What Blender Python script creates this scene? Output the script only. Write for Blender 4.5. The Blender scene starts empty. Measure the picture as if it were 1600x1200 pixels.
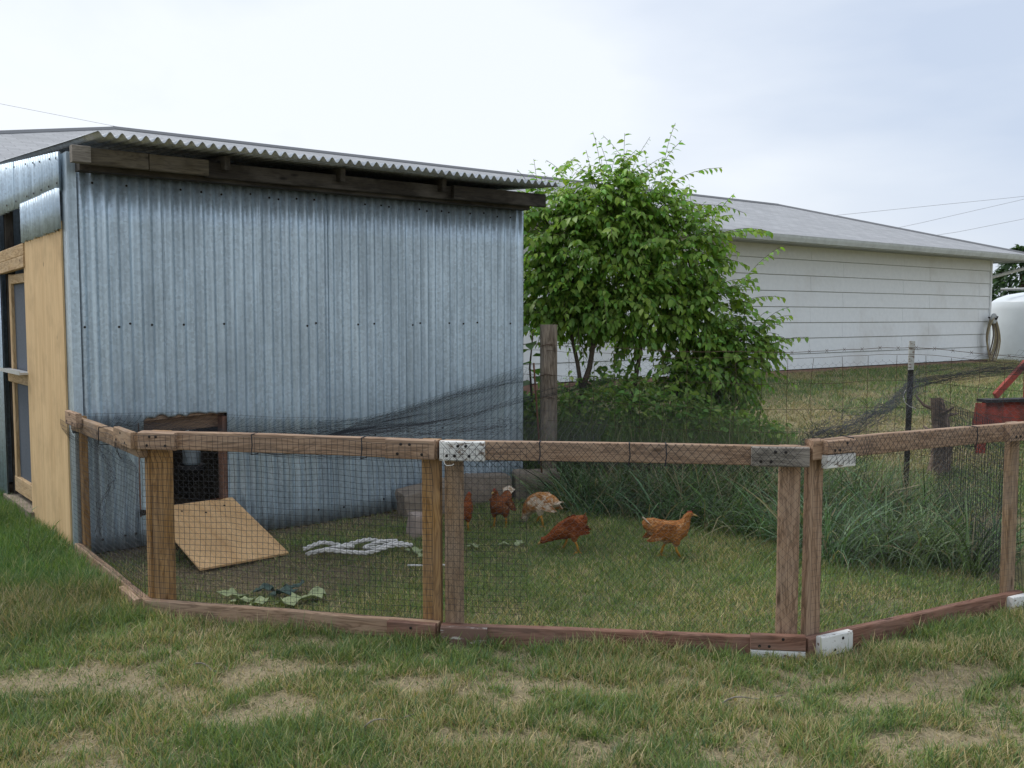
import bpy, math, random
import numpy as np
from mathutils import Matrix, Vector
random.seed(7)
RNG = np.random.default_rng(11)
PI = math.pi
sc = bpy.context.scene
COL = sc.collection

# ------------------------------------------------------------------ camera, sky, sun, exposure
cam_d = bpy.data.cameras.new('camera')
cam = bpy.data.objects.new('camera', cam_d); COL.objects.link(cam)
cam.location = (0, 0, 1.5)
cam.rotation_euler = (PI/2 - math.atan(104/1500), 0, 0)
cam_d.sensor_width = 36; cam_d.lens = 36*1500/1600
cam_d.clip_start = 0.05; cam_d.clip_end = 3000
sc.camera = cam

SUN_AZ, SUN_EL = math.radians(-62), math.radians(52)      # azimuth from +Y towards +X
world = bpy.data.worlds.new('World'); sc.world = world; world.use_nodes = True
wn = world.node_tree.nodes; wl = world.node_tree.links; wn.clear()
w_out = wn.new('ShaderNodeOutputWorld'); w_bg = wn.new('ShaderNodeBackground')
w_bg.inputs['Strength'].default_value = 0.1
w_sky = wn.new('ShaderNodeTexSky'); w_sky.sky_type = 'NISHITA'; w_sky.sun_disc = False
w_sky.sun_elevation = SUN_EL; w_sky.sun_rotation = SUN_AZ
w_sky.air_density = 1.0; w_sky.dust_density = 3.0
w_tc = wn.new('ShaderNodeTexCoord')
w_map = wn.new('ShaderNodeMapping'); w_map.inputs['Scale'].default_value = (1, 1, 2.6)
w_map.inputs['Location'].default_value = (0.55, 0.2, 0.15)
wl.new(w_tc.outputs['Generated'], w_map.inputs['Vector'])
w_n = wn.new('ShaderNodeTexNoise'); w_n.inputs['Scale'].default_value = 1.35
w_n.inputs['Detail'].default_value = 6; w_n.inputs['Roughness'].default_value = 0.48; w_n.inputs['Distortion'].default_value = 0.25
wl.new(w_map.outputs['Vector'], w_n.inputs['Vector'])
w_r = wn.new('ShaderNodeValToRGB')
w_r.color_ramp.elements[0].position = 0.36; w_r.color_ramp.elements[0].color = (0.54, 0.62, 0.76, 1)
w_r.color_ramp.elements[1].position = 0.60; w_r.color_ramp.elements[1].color = (0.835, 0.875, 0.93, 1)
wl.new(w_n.outputs['Fac'], w_r.inputs['Fac'])
w_s = wn.new('ShaderNodeMix'); w_s.data_type = 'RGBA'; w_s.blend_type = 'MULTIPLY'; w_s.inputs['Factor'].default_value = 1
w_s.inputs['B'].default_value = (8.6, 8.6, 8.6, 1); w_s.clamp_result = False
wl.new(w_r.outputs['Color'], w_s.inputs['A'])
w_m = wn.new('ShaderNodeMix'); w_m.data_type = 'RGBA'; w_m.inputs['Factor'].default_value = 0.86
wl.new(w_sky.outputs['Color'], w_m.inputs['A']); wl.new(w_s.outputs['Result'], w_m.inputs['B'])
wl.new(w_m.outputs['Result'], w_bg.inputs['Color']); wl.new(w_bg.outputs['Background'], w_out.inputs['Surface'])

sun_d = bpy.data.lights.new('sun', 'SUN'); sun_d.energy = 1.5; sun_d.angle = math.radians(22); sun_d.color = (1, 0.975, 0.94)
sun = bpy.data.objects.new('sun', sun_d); COL.objects.link(sun)
sdir = Vector((math.sin(SUN_AZ)*math.cos(SUN_EL), math.cos(SUN_AZ)*math.cos(SUN_EL), math.sin(SUN_EL)))
sun.rotation_euler = sdir.to_track_quat('Z', 'Y').to_euler(); sun.location = (-6, 2, 9)

vs = sc.view_settings
vs.view_transform = 'Standard'; vs.look = 'None'; vs.gamma = 1; vs.exposure = 0.48; vs.use_curve_mapping = False
sc.render.engine = 'CYCLES'
sc.cycles.max_bounces = 7; sc.cycles.diffuse_bounces = 3; sc.cycles.glossy_bounces = 3
sc.cycles.transmission_bounces = 4; sc.cycles.transparent_max_bounces = 8
sc.cycles.use_adaptive_sampling = False
sc.cycles.use_denoising = True
sc.cycles.denoiser = 'OPENIMAGEDENOISE'
sc.cycles.denoising_prefilter = 'NONE'

# ------------------------------------------------------------------ small noise library
def vnoise(x, y, seed=0):
    x = np.asarray(x, float); y = np.asarray(y, float)
    xi = np.floor(x).astype(np.int64); yi = np.floor(y).astype(np.int64)
    fx = x-xi; fy = y-yi; fx = fx*fx*(3-2*fx); fy = fy*fy*(3-2*fy)
    def h(a, b):
        n = (a*374761393 + b*668265263 + seed*1442695041) & 0xffffffff
        n = ((n ^ (n >> 13))*1274126177) & 0xffffffff
        return ((n ^ (n >> 16)) & 0xffff)/65535.0
    return (h(xi, yi)*(1-fx)+h(xi+1, yi)*fx)*(1-fy)+(h(xi, yi+1)*(1-fx)+h(xi+1, yi+1)*fx)*fy
def fbm(x, y, seed=0, o=4):
    s = 0; a = 0.5; t = 0
    for i in range(o):
        s = s+a*vnoise(np.asarray(x)*2**i+i*17.3, np.asarray(y)*2**i-i*9.1, seed+i); t += a; a *= 0.5
    return s/t
def sstep(a, b, x):
    t = np.clip((np.asarray(x, float)-a)/(b-a), 0, 1); return t*t*(3-2*t)

# ------------------------------------------------------------------ materials
def new_mat(name):
    m = bpy.data.materials.new(name); m.use_nodes = True
    nt = m.node_tree; nt.nodes.clear()
    out = nt.nodes.new('ShaderNodeOutputMaterial'); p = nt.nodes.new('ShaderNodeBsdfPrincipled')
    nt.links.new(p.outputs[0], out.inputs[0])
    return m, nt, p, out
def N(nt, t, **kw):
    n = nt.nodes.new(t)
    for k, v in kw.items():
        if k.startswith('i_'): n.inputs[k[2:].replace('_', ' ')].default_value = v
        else: setattr(n, k, v)
    return n
def ramp(nt, src, stops):
    r = nt.nodes.new('ShaderNodeValToRGB'); e = r.color_ramp.elements
    while len(e) > 1: e.remove(e[-1])
    e[0].position = stops[0][0]; e[0].color = (*stops[0][1], 1)
    for p, c in stops[1:]:
        q = e.new(p); q.color = (*c, 1)
    nt.links.new(src, r.inputs['Fac']); return r.outputs['Color']
def mixc(nt, f, a, b, mode='MIX'):
    m = nt.nodes.new('ShaderNodeMix'); m.data_type = 'RGBA'; m.blend_type = mode
    for s, v in (('Factor', f), ('A', a), ('B', b)):
        i = m.inputs[s] if s != 'Factor' else m.inputs[0]
        if s in 'AB': i = [q for q in m.inputs if q.name == s and q.type == 'RGBA'][0]
        if hasattr(v, 'node'): nt.links.new(v, i)
        else: i.default_value = v if not isinstance(v, tuple) else (*v, 1)[:4]
    return [q for q in m.outputs if q.type == 'RGBA'][0]
def objcoord(nt, scale=(1, 1, 1), rand=True, kind='Object'):
    tc = nt.nodes.new('ShaderNodeTexCoord'); mp = nt.nodes.new('ShaderNodeMapping')
    mp.inputs['Scale'].default_value = scale
    nt.links.new(tc.outputs[kind], mp.inputs['Vector'])
    if rand:
        oi = nt.nodes.new('ShaderNodeObjectInfo'); ml = N(nt, 'ShaderNodeMath', operation='MULTIPLY'); ml.inputs[1].default_value = 41.0
        nt.links.new(oi.outputs['Random'], ml.inputs[0]); nt.links.new(ml.outputs[0], mp.inputs['Location'])
    return mp.outputs['Vector']
def noise(nt, vec, scale, detail=4, rough=0.5, dist=0.0):
    n = N(nt, 'ShaderNodeTexNoise'); n.inputs['Scale'].default_value = scale; n.inputs['Detail'].default_value = detail
    n.inputs['Roughness'].default_value = rough; n.inputs['Distortion'].default_value = dist
    nt.links.new(vec, n.inputs['Vector']); return n.outputs['Fac']
def bump(nt, p, h, strength=0.3, dist=0.01):
    b = N(nt, 'ShaderNodeBump'); b.inputs['Strength'].default_value = strength; b.inputs['Distance'].default_value = dist
    nt.links.new(h, b.inputs['Height']); nt.links.new(b.outputs['Normal'], p.inputs['Normal'])

def mat_wood(name, dark, mid, light, grey=0.0, rough=0.75):
    """grain runs along local X"""
    m, nt, p, o = new_mat(name)
    v = objcoord(nt, (1.6, 14, 14))
    n1 = noise(nt, v, 1.6, 3, 0.55, 1.6)
    w = N(nt, 'ShaderNodeMath', operation='MULTIPLY'); w.inputs[1].default_value = 9.0; nt.links.new(n1, w.inputs[0])
    f = N(nt, 'ShaderNodeMath', operation='PINGPONG'); f.inputs[1].default_value = 1.0; nt.links.new(w.outputs[0], f.inputs[0])
    c = ramp(nt, f.outputs[0], [(0, tuple(x*0.72 for x in dark)), (0.12, dark), (0.45, mid), (1, light)])
    v2 = objcoord(nt, (6, 150, 150)); n2 = noise(nt, v2, 1.0, 3, 0.6)
    c = mixc(nt, 0.35, c, ramp(nt, n2, [(0.3, tuple(x*0.62 for x in mid)), (0.7, light)]))
    v3 = objcoord(nt, (2.2, 5, 5)); n3 = noise(nt, v3, 1.4, 4, 0.6)
    c = mixc(nt, ramp(nt, n3, [(0.42, (0, 0, 0)), (0.72, (grey+0.25,)*3)]), c, (0.30, 0.27, 0.24))
    # dark knots
    vk = objcoord(nt, (4.2, 13, 13)); vo = N(nt, 'ShaderNodeTexVoronoi'); vo.inputs['Scale'].default_value = 0.8
    nt.links.new(vk, vo.inputs['Vector'])
    c = mixc(nt, ramp(nt, vo.outputs['Distance'], [(0.05, (0.85,)*3), (0.14, (0, 0, 0))]), c, tuple(x*0.45 for x in dark))
    nt.links.new(c, p.inputs['Base Color']); p.inputs['Roughness'].default_value = rough
    p.inputs['Specular IOR Level'].default_value = 0.25
    bump(nt, p, n2, 0.35, 0.002)
    return m
def mat_ply(name, a, b, axis):
    m, nt, p, o = new_mat(name)
    s = [16, 16, 16]; s[axis] = 1.1
    v = objcoord(nt, tuple(s)); n1 = noise(nt, v, 1.0, 4, 0.6, 0.8)
    s2 = [120, 120, 120]; s2[axis] = 7
    n2 = noise(nt, objcoord(nt, tuple(s2)), 1.0, 3, 0.6)
    c = ramp(nt, n1, [(0.3, a), (0.62, b)])
    c = mixc(nt, 0.3, c, ramp(nt, n2, [(0.3, tuple(x*0.6 for x in a)), (0.7, b)]))
    n3 = noise(nt, objcoord(nt, (3, 3, 3)), 1.3, 5, 0.6)
    c = mixc(nt, ramp(nt, n3, [(0.5, (0, 0, 0)), (0.8, (0.5,)*3)]), c, tuple(x*0.55 for x in a))
    vk = N(nt, 'ShaderNodeTexVoronoi'); vk.inputs['Scale'].default_value = 3.2; nt.links.new(objcoord(nt, (1, 1, 1)), vk.inputs['Vector'])
    c = mixc(nt, ramp(nt, vk.outputs['Distance'], [(0.03, (0.6,)*3), (0.07, (0, 0, 0))]), c, tuple(x*0.35 for x in a))
    nt.links.new(c, p.inputs['Base Color']); p.inputs['Roughness'].default_value = 0.7
    p.inputs['Specular IOR Level'].default_value = 0.25; bump(nt, p, n2, 0.25, 0.001)
    return m
def mat_galv(name, base=(0.44, 0.53, 0.60), rust=0.0, metal=0.6):
    m, nt, p, o = new_mat(name)
    v = objcoord(nt, (1, 1, 1))
    vo = N(nt, 'ShaderNodeTexVoronoi'); vo.inputs['Scale'].default_value = 55; nt.links.new(v, vo.inputs['Vector'])
    sp = ramp(nt, vo.outputs['Color'], [(0.2, tuple(x*0.86 for x in base)), (0.8, tuple(min(1, x*1.14) for x in base))])
    st = noise(nt, objcoord(nt, (26, 26, 0.7)), 1.0, 5, 0.65)
    c = mixc(nt, ramp(nt, st, [(0.45, (0, 0, 0)), (0.72, (0.75,)*3)]), sp, tuple(min(1, x*1.5) for x in base))
    st2 = noise(nt, objcoord(nt, (15, 15, 0.5)), 1.3, 5, 0.65)
    c = mixc(nt, ramp(nt, st2, [(0.50, (0, 0, 0)), (0.75, (0.6,)*3)]), c, tuple(x*0.62 for x in base))
    bl = noise(nt, objcoord(nt, (2.0, 2.0, 1.1)), 1.2, 6, 0.65)
    c = mixc(nt, ramp(nt, bl, [(0.44, (0, 0, 0)), (0.70, (0.5,)*3)]), c, tuple(x*0.66 for x in base))
    if rust:
        rn = noise(nt, objcoord(nt, (5, 5, 2)), 1.6, 6, 0.7)
        c = mixc(nt, ramp(nt, rn, [(0.56, (0, 0, 0)), (0.74, (rust,)*3)]), c, (0.20, 0.12, 0.07))
    nt.links.new(c, p.inputs['Base Color']); p.inputs['Metallic'].default_value = metal
    r = N(nt, 'ShaderNodeMapRange'); r.inputs['From Min'].default_value = 0.3; r.inputs['From Max'].default_value = 0.7; r.inputs['To Min'].default_value = 0.30; r.inputs['To Max'].default_value = 0.52
    nt.links.new(st2, r.inputs['Value']); nt.links.new(r.outputs[0], p.inputs['Roughness'])
    bump(nt, p, noise(nt, v, 90, 3), 0.12, 0.0015)
    return m
def mat_simple(name, col, rough=0.6, metal=0.0, var=0.25, scale=8, bmp=0.0, spec=0.4, dark=None):
    m, nt, p, o = new_mat(name)
    v = objcoord(nt, (1, 1, 1)); n = noise(nt, v, scale, 5, 0.62)
    d = dark or tuple(x*(1-var) for x in col)
    nt.links.new(ramp(nt, n, [(0.3, d), (0.7, col)]), p.inputs['Base Color'])
    p.inputs['Roughness'].default_value = rough; p.inputs['Metallic'].default_value = metal
    p.inputs['Specular IOR Level'].default_value = spec
    if bmp: bump(nt, p, n, bmp, 0.01)
    return m
def mat_chipped(name, paint=(0.78, 0.78, 0.75), under=(0.20, 0.15, 0.11), amount=0.6):
    m, nt, p, o = new_mat(name)
    n = noise(nt, objcoord(nt, (7, 26, 26)), 1.6, 6, 0.7)
    f = ramp(nt, n, [(amount-0.03, (0, 0, 0)), (amount+0.01, (1, 1, 1))])
    n2 = noise(nt, objcoord(nt, (1, 1, 1)), 9, 4)
    nt.links.new(mixc(nt, f, ramp(nt, n2, [(0.3, tuple(x*0.84 for x in paint)), (0.7, paint)]), under), p.inputs['Base Color'])
    p.inputs['Roughness'].default_value = 0.65; bump(nt, p, f, 0.3, -0.002)
    return m
def mat_leaf(name, trans=0.3, rough=0.5, spec=0.3, gain=1.0):
    m, nt, p, o = new_mat(name)
    a = N(nt, 'ShaderNodeAttribute', attribute_name='Col')
    c = mixc(nt, 1.0, a.outputs['Color'], (gain, gain, gain), 'MULTIPLY')
    nt.links.new(c, p.inputs['Base Color']); p.inputs['Roughness'].default_value = rough; p.inputs['Specular IOR Level'].default_value = spec
    t = N(nt, 'ShaderNodeBsdfTranslucent'); nt.links.new(mixc(nt, 1.0, c, (1.15, 1.2, 0.6), 'MULTIPLY'), t.inputs['Color'])
    x = N(nt, 'ShaderNodeMixShader'); x.inputs[0].default_value = trans
    nt.links.new(p.outputs[0], x.inputs[1]); nt.links.new(t.outputs[0], x.inputs[2]); nt.links.new(x.outputs[0], o.inputs[0])
    return m

M = {}
M['rail'] = mat_wood('weathered_pine', (0.19, 0.115, 0.07), (0.33, 0.21, 0.135), (0.46, 0.315, 0.21))
M['post'] = mat_wood('treated_pine', (0.19, 0.095, 0.032), (0.32, 0.175, 0.065), (0.43, 0.255, 0.105))
M['post_grey'] = mat_wood('dull_pine', (0.18, 0.11, 0.065), (0.29, 0.185, 0.105), (0.38, 0.26, 0.16), 0.15)
M['redwood'] = mat_wood('reddish_pine', (0.13, 0.06, 0.04), (0.22, 0.11, 0.075), (0.31, 0.17, 0.12))
M['grey_wood'] = mat_wood('grey_weathered_wood', (0.10, 0.085, 0.07), (0.20, 0.18, 0.15), (0.32, 0.29, 0.25), 0.3)
M['old_post'] = mat_wood('old_post_wood', (0.09, 0.065, 0.045), (0.19, 0.145, 0.105), (0.32, 0.26, 0.195), 0.25)
M['pale_wood'] = mat_wood('pale_pine', (0.33, 0.20, 0.09), (0.47, 0.32, 0.16), (0.58, 0.42, 0.24))
M['dark_wood'] = mat_wood('dark_wood_and_eave_shade', (0.018, 0.015, 0.013), (0.03, 0.025, 0.02), (0.05, 0.042, 0.032))  # dark timber; on the header boards the near-black also paints in eave shade
M['header'] = mat_wood('eave_shaded_header_wood', (0.05, 0.04, 0.026), (0.085, 0.07, 0.046), (0.13, 0.11, 0.075))  # wood tones lowered to carry the shade under the roof overhang
M['ply'] = mat_ply('plywood', (0.60, 0.40, 0.20), (0.78, 0.56, 0.31), 2)
M['ply_ramp'] = mat_ply('plywood_ramp', (0.62, 0.37, 0.17), (0.76, 0.50, 0.26), 0)
M['galv'] = mat_galv('galvanised_steel')
M['galv_roof'] = mat_galv('galvanised_roof_steel', (0.48, 0.51, 0.54), 0.25)
M['galv_side'] = mat_galv('galvanised_side_steel', (0.46, 0.56, 0.64), 0, 0.45)
M['white_chip'] = mat_chipped('chipped_white_paint', amount=0.60)
M['tip_paint'] = mat_chipped('pale_post_tip_paint', (0.50, 0.50, 0.46), (0.16, 0.11, 0.08), 0.55)
M['white_worn'] = mat_chipped('worn_white_paint', (0.62, 0.58, 0.52), (0.17, 0.10, 0.075), 0.44)
M['net'] = mat_simple('black_netting_twine', (0.018, 0.02, 0.028), 0.6, 0, 0.3)
M['wire'] = mat_simple('dull_wire', (0.22, 0.22, 0.22), 0.5, 0.7, 0.5, 30)
M['wire_rust'] = mat_simple('rusty_wire', (0.12, 0.075, 0.05), 0.8, 0.2, 0.4, 20)
M['rust'] = mat_simple('rusted_iron', (0.17, 0.075, 0.04), 0.85, 0.1, 0.5, 25, 0.4)
M['screw'] = mat_simple('dark_screw', (0.03, 0.025, 0.022), 0.6, 0.4, 0.3)
M['hexwire'] = mat_simple('galvanised_hex_wire', (0.30, 0.31, 0.32), 0.45, 0.6, 0.3)
M['concrete'] = mat_simple('rough_concrete', (0.33, 0.27, 0.215), 0.9, 0, 0.42, 9, 0.6, 0.2)
M['stone_pale'] = mat_simple('pale_stone', (0.46, 0.37, 0.32), 0.9, 0, 0.35, 9, 0.6, 0.2)
M['rope'] = mat_simple('white_rope_fibre', (0.78, 0.76, 0.72), 0.8, 0, 0.3, 40, 0.3)
M['earth'] = mat_simple('shed_floor_earth', (0.10, 0.075, 0.05), 0.95, 0, 0.4, 6)
M['fence_paint'] = mat_simple('t_post_paint', (0.055, 0.05, 0.045), 0.75, 0.2, 0.45, 12, 0.2)
M['white_metal'] = mat_simple('white_painted_metal', (0.72, 0.74, 0.73), 0.45, 0, 0.12, 4)
M['gutter'] = mat_simple('gutter_paint', (0.56, 0.60, 0.60), 0.45, 0, 0.25, 5)
M['soffit'] = mat_simple('soffit_paint', (0.36, 0.37, 0.34), 0.8, 0, 0.2, 3)
M['brick_base'] = mat_simple('foundation_brick', (0.36, 0.22, 0.16), 0.9, 0, 0.4, 9, 0.4)
M['poly'] = mat_simple('white_polyethylene', (0.74, 0.80, 0.84), 0.4, 0, 0.1, 2)
M['poly_lid'] = mat_simple('grey_lid_plastic', (0.45, 0.47, 0.47), 0.6, 0, 0.2)
M['hose'] = mat_simple('tan_hose_rubber', (0.34, 0.28, 0.17), 0.6, 0, 0.3)
M['hose_dark'] = mat_simple('dark_hose_rubber', (0.13, 0.10, 0.08), 0.6, 0, 0.3)
M['red'] = mat_simple('faded_red_paint', (0.36, 0.055, 0.035), 0.7, 0, 0.55, 9, 0.3, 0.3, (0.10, 0.035, 0.025))
M['black_steel'] = mat_simple('black_steel', (0.03, 0.03, 0.035), 0.6, 0.4, 0.3)
M['screen'] = mat_simple('grey_fly_screen', (0.10, 0.12, 0.15), 0.75, 0.2, 0.3, 60)
M['alu'] = mat_simple('aluminium', (0.62, 0.65, 0.68), 0.35, 0.7, 0.15)
M['stump'] = mat_simple('grey_brown_old_wood', (0.27, 0.20, 0.16), 0.95, 0, 0.6, 14, 0.8, 0.1)
M['bark'] = mat_simple('brown_bark', (0.13, 0.10, 0.075), 0.9, 0, 0.5, 18, 0.6, 0.2)
M['cable'] = mat_simple('power_cable_cover', (0.40, 0.40, 0.42), 0.7, 0, 0.2)
M['leaf'] = mat_leaf('tree_leaf', 0.38, 0.45, 0.35)
M['grass'] = mat_leaf('grass_blade', 0.28, 0.45, 0.35)
M['straw'] = mat_leaf('straw_blade', 0.15, 0.8, 0.1)
M['cabbage'] = mat_leaf('cabbage_leaf_skin', 0.3, 0.5, 0.3)
M['beak'] = mat_simple('horn_beak', (0.46, 0.30, 0.10), 0.5, 0, 0.2)
M['shank'] = mat_simple('yellow_shank_skin', (0.55, 0.27, 0.035), 0.6, 0, 0.25, 60)
M['comb'] = mat_simple('red_comb_skin', (0.40, 0.05, 0.035), 0.6, 0, 0.2)
M['eye'] = mat_simple('dark_eye', (0.02, 0.012, 0.01), 0.15, 0, 0.1)

def mat_glass():
    m, nt, p, o = new_mat('cloudy_glass'); v = objcoord(nt)
    nt.links.new(ramp(nt, noise(nt, v, 12, 3), [(0.3, (0.30, 0.38, 0.44)), (0.7, (0.48, 0.58, 0.66))]), p.inputs['Base Color'])
    p.inputs['Roughness'].default_value = 0.25; p.inputs['Transmission Weight'].default_value = 0.35
    return m
M['jar'] = mat_glass()
def mat_siding():
    m, nt, p, o = new_mat('white_siding_paint'); v = objcoord(nt, (1, 1, 1), False)
    n = noise(nt, v, 0.55, 6, 0.62); n2 = noise(nt, objcoord(nt, (1, 1, 1), False), 9, 5, 0.6)
    c = ramp(nt, n2, [(0.3, (0.75, 0.78, 0.80)), (0.7, (0.82, 0.845, 0.86))])
    c = mixc(nt, ramp(nt, n, [(0.52, (0, 0, 0)), (0.74, (0.5,)*3)]), c, (0.52, 0.49, 0.45))
    nt.links.new(c, p.inputs['Base Color']); p.inputs['Roughness'].default_value = 0.6; bump(nt, p, n2, 0.08, 0.003)
    return m
M['siding'] = mat_siding()
def mat_shingle():
    m, nt, p, o = new_mat('grey_asphalt_shingle')
    tc = N(nt, 'ShaderNodeUVMap'); b = N(nt, 'ShaderNodeTexBrick')
    nt.links.new(tc.outputs[0], b.inputs['Vector'])
    b.inputs['Scale'].default_value = 1.0; b.inputs['Brick Width'].default_value = 0.31; b.inputs['Row Height'].default_value = 0.14
    b.inputs['Mortar Size'].default_value = 0.006; b.inputs['Bias'].default_value = -0.1
    b.inputs['Color1'].default_value = (0.30, 0.31, 0.325, 1); b.inputs['Color2'].default_value = (0.42, 0.43, 0.445, 1); b.inputs['Mortar'].default_value = (0.17, 0.17, 0.18, 1)
    n = noise(nt, tc.outputs[0], 1.2, 6, 0.6); n2 = noise(nt, tc.outputs[0], 60, 3)
    c = mixc(nt, 0.35, b.outputs['Color'], ramp(nt, n2, [(0.3, (0.26, 0.27, 0.28)), (0.7, (0.50, 0.51, 0.52))]))
    c = mixc(nt, ramp(nt, n, [(0.45, (0, 0, 0)), (0.75, (0.5,)*3)]), c, (0.26, 0.265, 0.27))
    nt.links.new(c, p.inputs['Base Color']); p.inputs['Roughness'].default_value = 0.9
    bump(nt, p, b.outputs['Fac'], 0.5, -0.01)
    return m
M['shingle'] = mat_shingle()
def mat_hen(name, main, dark, white, wamt, belly=None, bz=0.12, scale=22):
    m, nt, p, o = new_mat(name); v = objcoord(nt, (1, 1, 1.3), False)
    n = noise(nt, v, scale, 5, 0.62, 0.8); n2 = noise(nt, v, scale*3.0, 4, 0.65)
    c = ramp(nt, n2, [(0.3, dark), (0.65, main)])
    c = mixc(nt, ramp(nt, n, [(1-wamt-0.05, (0, 0, 0)), (1-wamt+0.08, (0.8,)*3)]), c, white)
    if belly:
        tc = N(nt, 'ShaderNodeTexCoord'); sx = N(nt, 'ShaderNodeSeparateXYZ'); nt.links.new(tc.outputs['Object'], sx.inputs[0])
        a = N(nt, 'ShaderNodeMath', operation='MULTIPLY'); a.inputs[1].default_value = 0.45; nt.links.new(sx.outputs[0], a.inputs[0])
        b = N(nt, 'ShaderNodeMath', operation='ADD'); nt.links.new(sx.outputs[2], b.inputs[0]); nt.links.new(a.outputs[0], b.inputs[1])
        d = N(nt, 'ShaderNodeMath', operation='MULTIPLY_ADD'); d.inputs[1].default_value = 0.09; nt.links.new(n, d.inputs[0]); nt.links.new(b.outputs[0], d.inputs[2])
        f = N(nt, 'ShaderNodeMapRange'); f.inputs['From Min'].default_value = bz+0.055; f.inputs['From Max'].default_value = bz+0.025; nt.links.new(d.outputs[0], f.inputs['Value'])
        c = mixc(nt, f.outputs[0], c, ramp(nt, n2, [(0.3, tuple(x*0.7 for x in belly)), (0.7, belly)]))
    nt.links.new(c, p.inputs['Base Color']); p.inputs['Roughness'].default_value = 0.8; p.inputs['Specular IOR Level'].default_value = 0.15
    vo = N(nt, 'ShaderNodeTexVoronoi'); vo.inputs['Scale'].default_value = 70; nt.links.new(v, vo.inputs['Vector'])
    bump(nt, p, vo.outputs['Distance'], 0.7, 0.008)
    return m
def mat_ground():
    m, nt, p, o = new_mat('soil_and_thatch')
    v = objcoord(nt, (1, 1, 1), False)
    a = N(nt, 'ShaderNodeAttribute', attribute_name='Col')      # r: bare pale dirt, g: dark soil, b: dry thatch
    sp = N(nt, 'ShaderNodeSeparateColor'); nt.links.new(a.outputs['Color'], sp.inputs[0])
    n1 = noise(nt, v, 9, 6, 0.65); n2 = noise(nt, v, 55, 5, 0.7); n3 = noise(nt, objcoord(nt, (40, 160, 40), False), 1.0, 3, 0.6)
    turf = ramp(nt, n1, [(0.3, (0.12, 0.115, 0.055)), (0.7, (0.24, 0.215, 0.12))])
    dirt = ramp(nt, n2, [(0.3, (0.25, 0.20, 0.125)), (0.7, (0.42, 0.36, 0.25))])
    soil = ramp(nt, n2, [(0.3, (0.10, 0.08, 0.05)), (0.7, (0.27, 0.215, 0.14))])
    th = ramp(nt, n3, [(0.3, (0.22, 0.185, 0.095)), (0.7, (0.42, 0.37, 0.22))])
    c = mixc(nt, sp.outputs[2], turf, th); c = mixc(nt, sp.outputs[1], c, soil); c = mixc(nt, sp.outputs[0], c, dirt)
    nt.links.new(c, p.inputs['Base Color']); p.inputs['Roughness'].default_value = 0.95; p.inputs['Specular IOR Level'].default_value = 0.1
    bump(nt, p, n2, 0.7, 0.02)
    return m
M['ground'] = mat_ground()

# ------------------------------------------------------------------ mesh helpers
class MB:
    def __init__(s): s.v = []; s.f = []
    def add(s, vs, fs):
        o = len(s.v); s.v += [tuple(v) for v in vs]; s.f += [tuple(i+o for i in f) for f in fs]; return s
    def box(s, a, b):
        x0, y0, z0 = a; x1, y1, z1 = b
        return s.add([(x0,y0,z0),(x1,y0,z0),(x1,y1,z0),(x0,y1,z0),(x0,y0,z1),(x1,y0,z1),(x1,y1,z1),(x0,y1,z1)],
                     [(0,3,2,1),(4,5,6,7),(0,1,5,4),(1,2,6,5),(2,3,7,6),(3,0,4,7)])
    def prism(s, prof, p0, p1, ax, ay):
        """profile (list of 2d) extruded from p0 to p1, ax, ay = 3d axes of the profile"""
        p0, p1, ax, ay = Vector(p0), Vector(p1), Vector(ax), Vector(ay); n = len(prof)
        vs = [p0+ax*x+ay*y for x, y in prof]+[p1+ax*x+ay*y for x, y in prof]
        fs = [(i, (i+1) % n, n+(i+1) % n, n+i) for i in range(n)]+[tuple(range(n))[::-1], tuple(range(n, 2*n))]
        return s.add(vs, fs)
    def tube(s, pts, r, n=8, cap=True):
        pts = [Vector(p) for p in pts]; rs = r if hasattr(r, '__len__') else [r]*len(pts)
        rings = []; ref = None
        for i, p in enumerate(pts):
            t = (pts[min(i+1, len(pts)-1)]-pts[max(i-1, 0)])
            t = t.normalized() if t.length > 1e-9 else Vector((0, 0, 1))
            if ref is None: ref = Vector((0, 0, 1)) if abs(t.z) < 0.9 else Vector((1, 0, 0))
            a = t.cross(ref).normalized(); b = a.cross(t).normalized(); ref = b
            rings.append([p+(a*math.cos(2*PI*k/n)+b*math.sin(2*PI*k/n))*rs[i] for k in range(n)])
        vs = [v for q in rings for v in q]; fs = []
        for i in range(len(pts)-1):
            for k in range(n): fs.append((i*n+k, i*n+(k+1) % n, (i+1)*n+(k+1) % n, (i+1)*n+k))
        if cap: fs += [tuple(range(n))[::-1], tuple((len(pts)-1)*n+k for k in range(n))]
        return s.add(vs, fs)
    def lathe(s, prof, c=(0, 0, 0), n=24):
        vs = []; fs = []
        for r, z in prof:
            for k in range(n): vs.append((c[0]+r*math.cos(2*PI*k/n), c[1]+r*math.sin(2*PI*k/n), c[2]+z))
        for i in range(len(prof)-1):
            for k in range(n): fs.append((i*n+k, i*n+(k+1) % n, (i+1)*n+(k+1) % n, (i+1)*n+k))
        fs += [tuple(range(n))[::-1], tuple((len(prof)-1)*n+k for k in range(n))]
        return s.add(vs, fs)
    def build(s, name, mat, parent=None, smooth=False):
        return mesh_obj(name, s.v, s.f, mat, parent, smooth)
def mesh_obj(name, v, f, mat, parent=None, smooth=False, loc=None):
    me = bpy.data.meshes.new(name); me.from_pydata([tuple(x) for x in v], [], f)
    if smooth: me.polygons.foreach_set('use_smooth', [True]*len(me.polygons))
    me.materials.append(M[mat] if isinstance(mat, str) else mat); me.update()
    o = bpy.data.objects.new(name, me); COL.objects.link(o)
    if parent: o.parent = parent
    if loc is not None: o.location = loc
    return o
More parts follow.
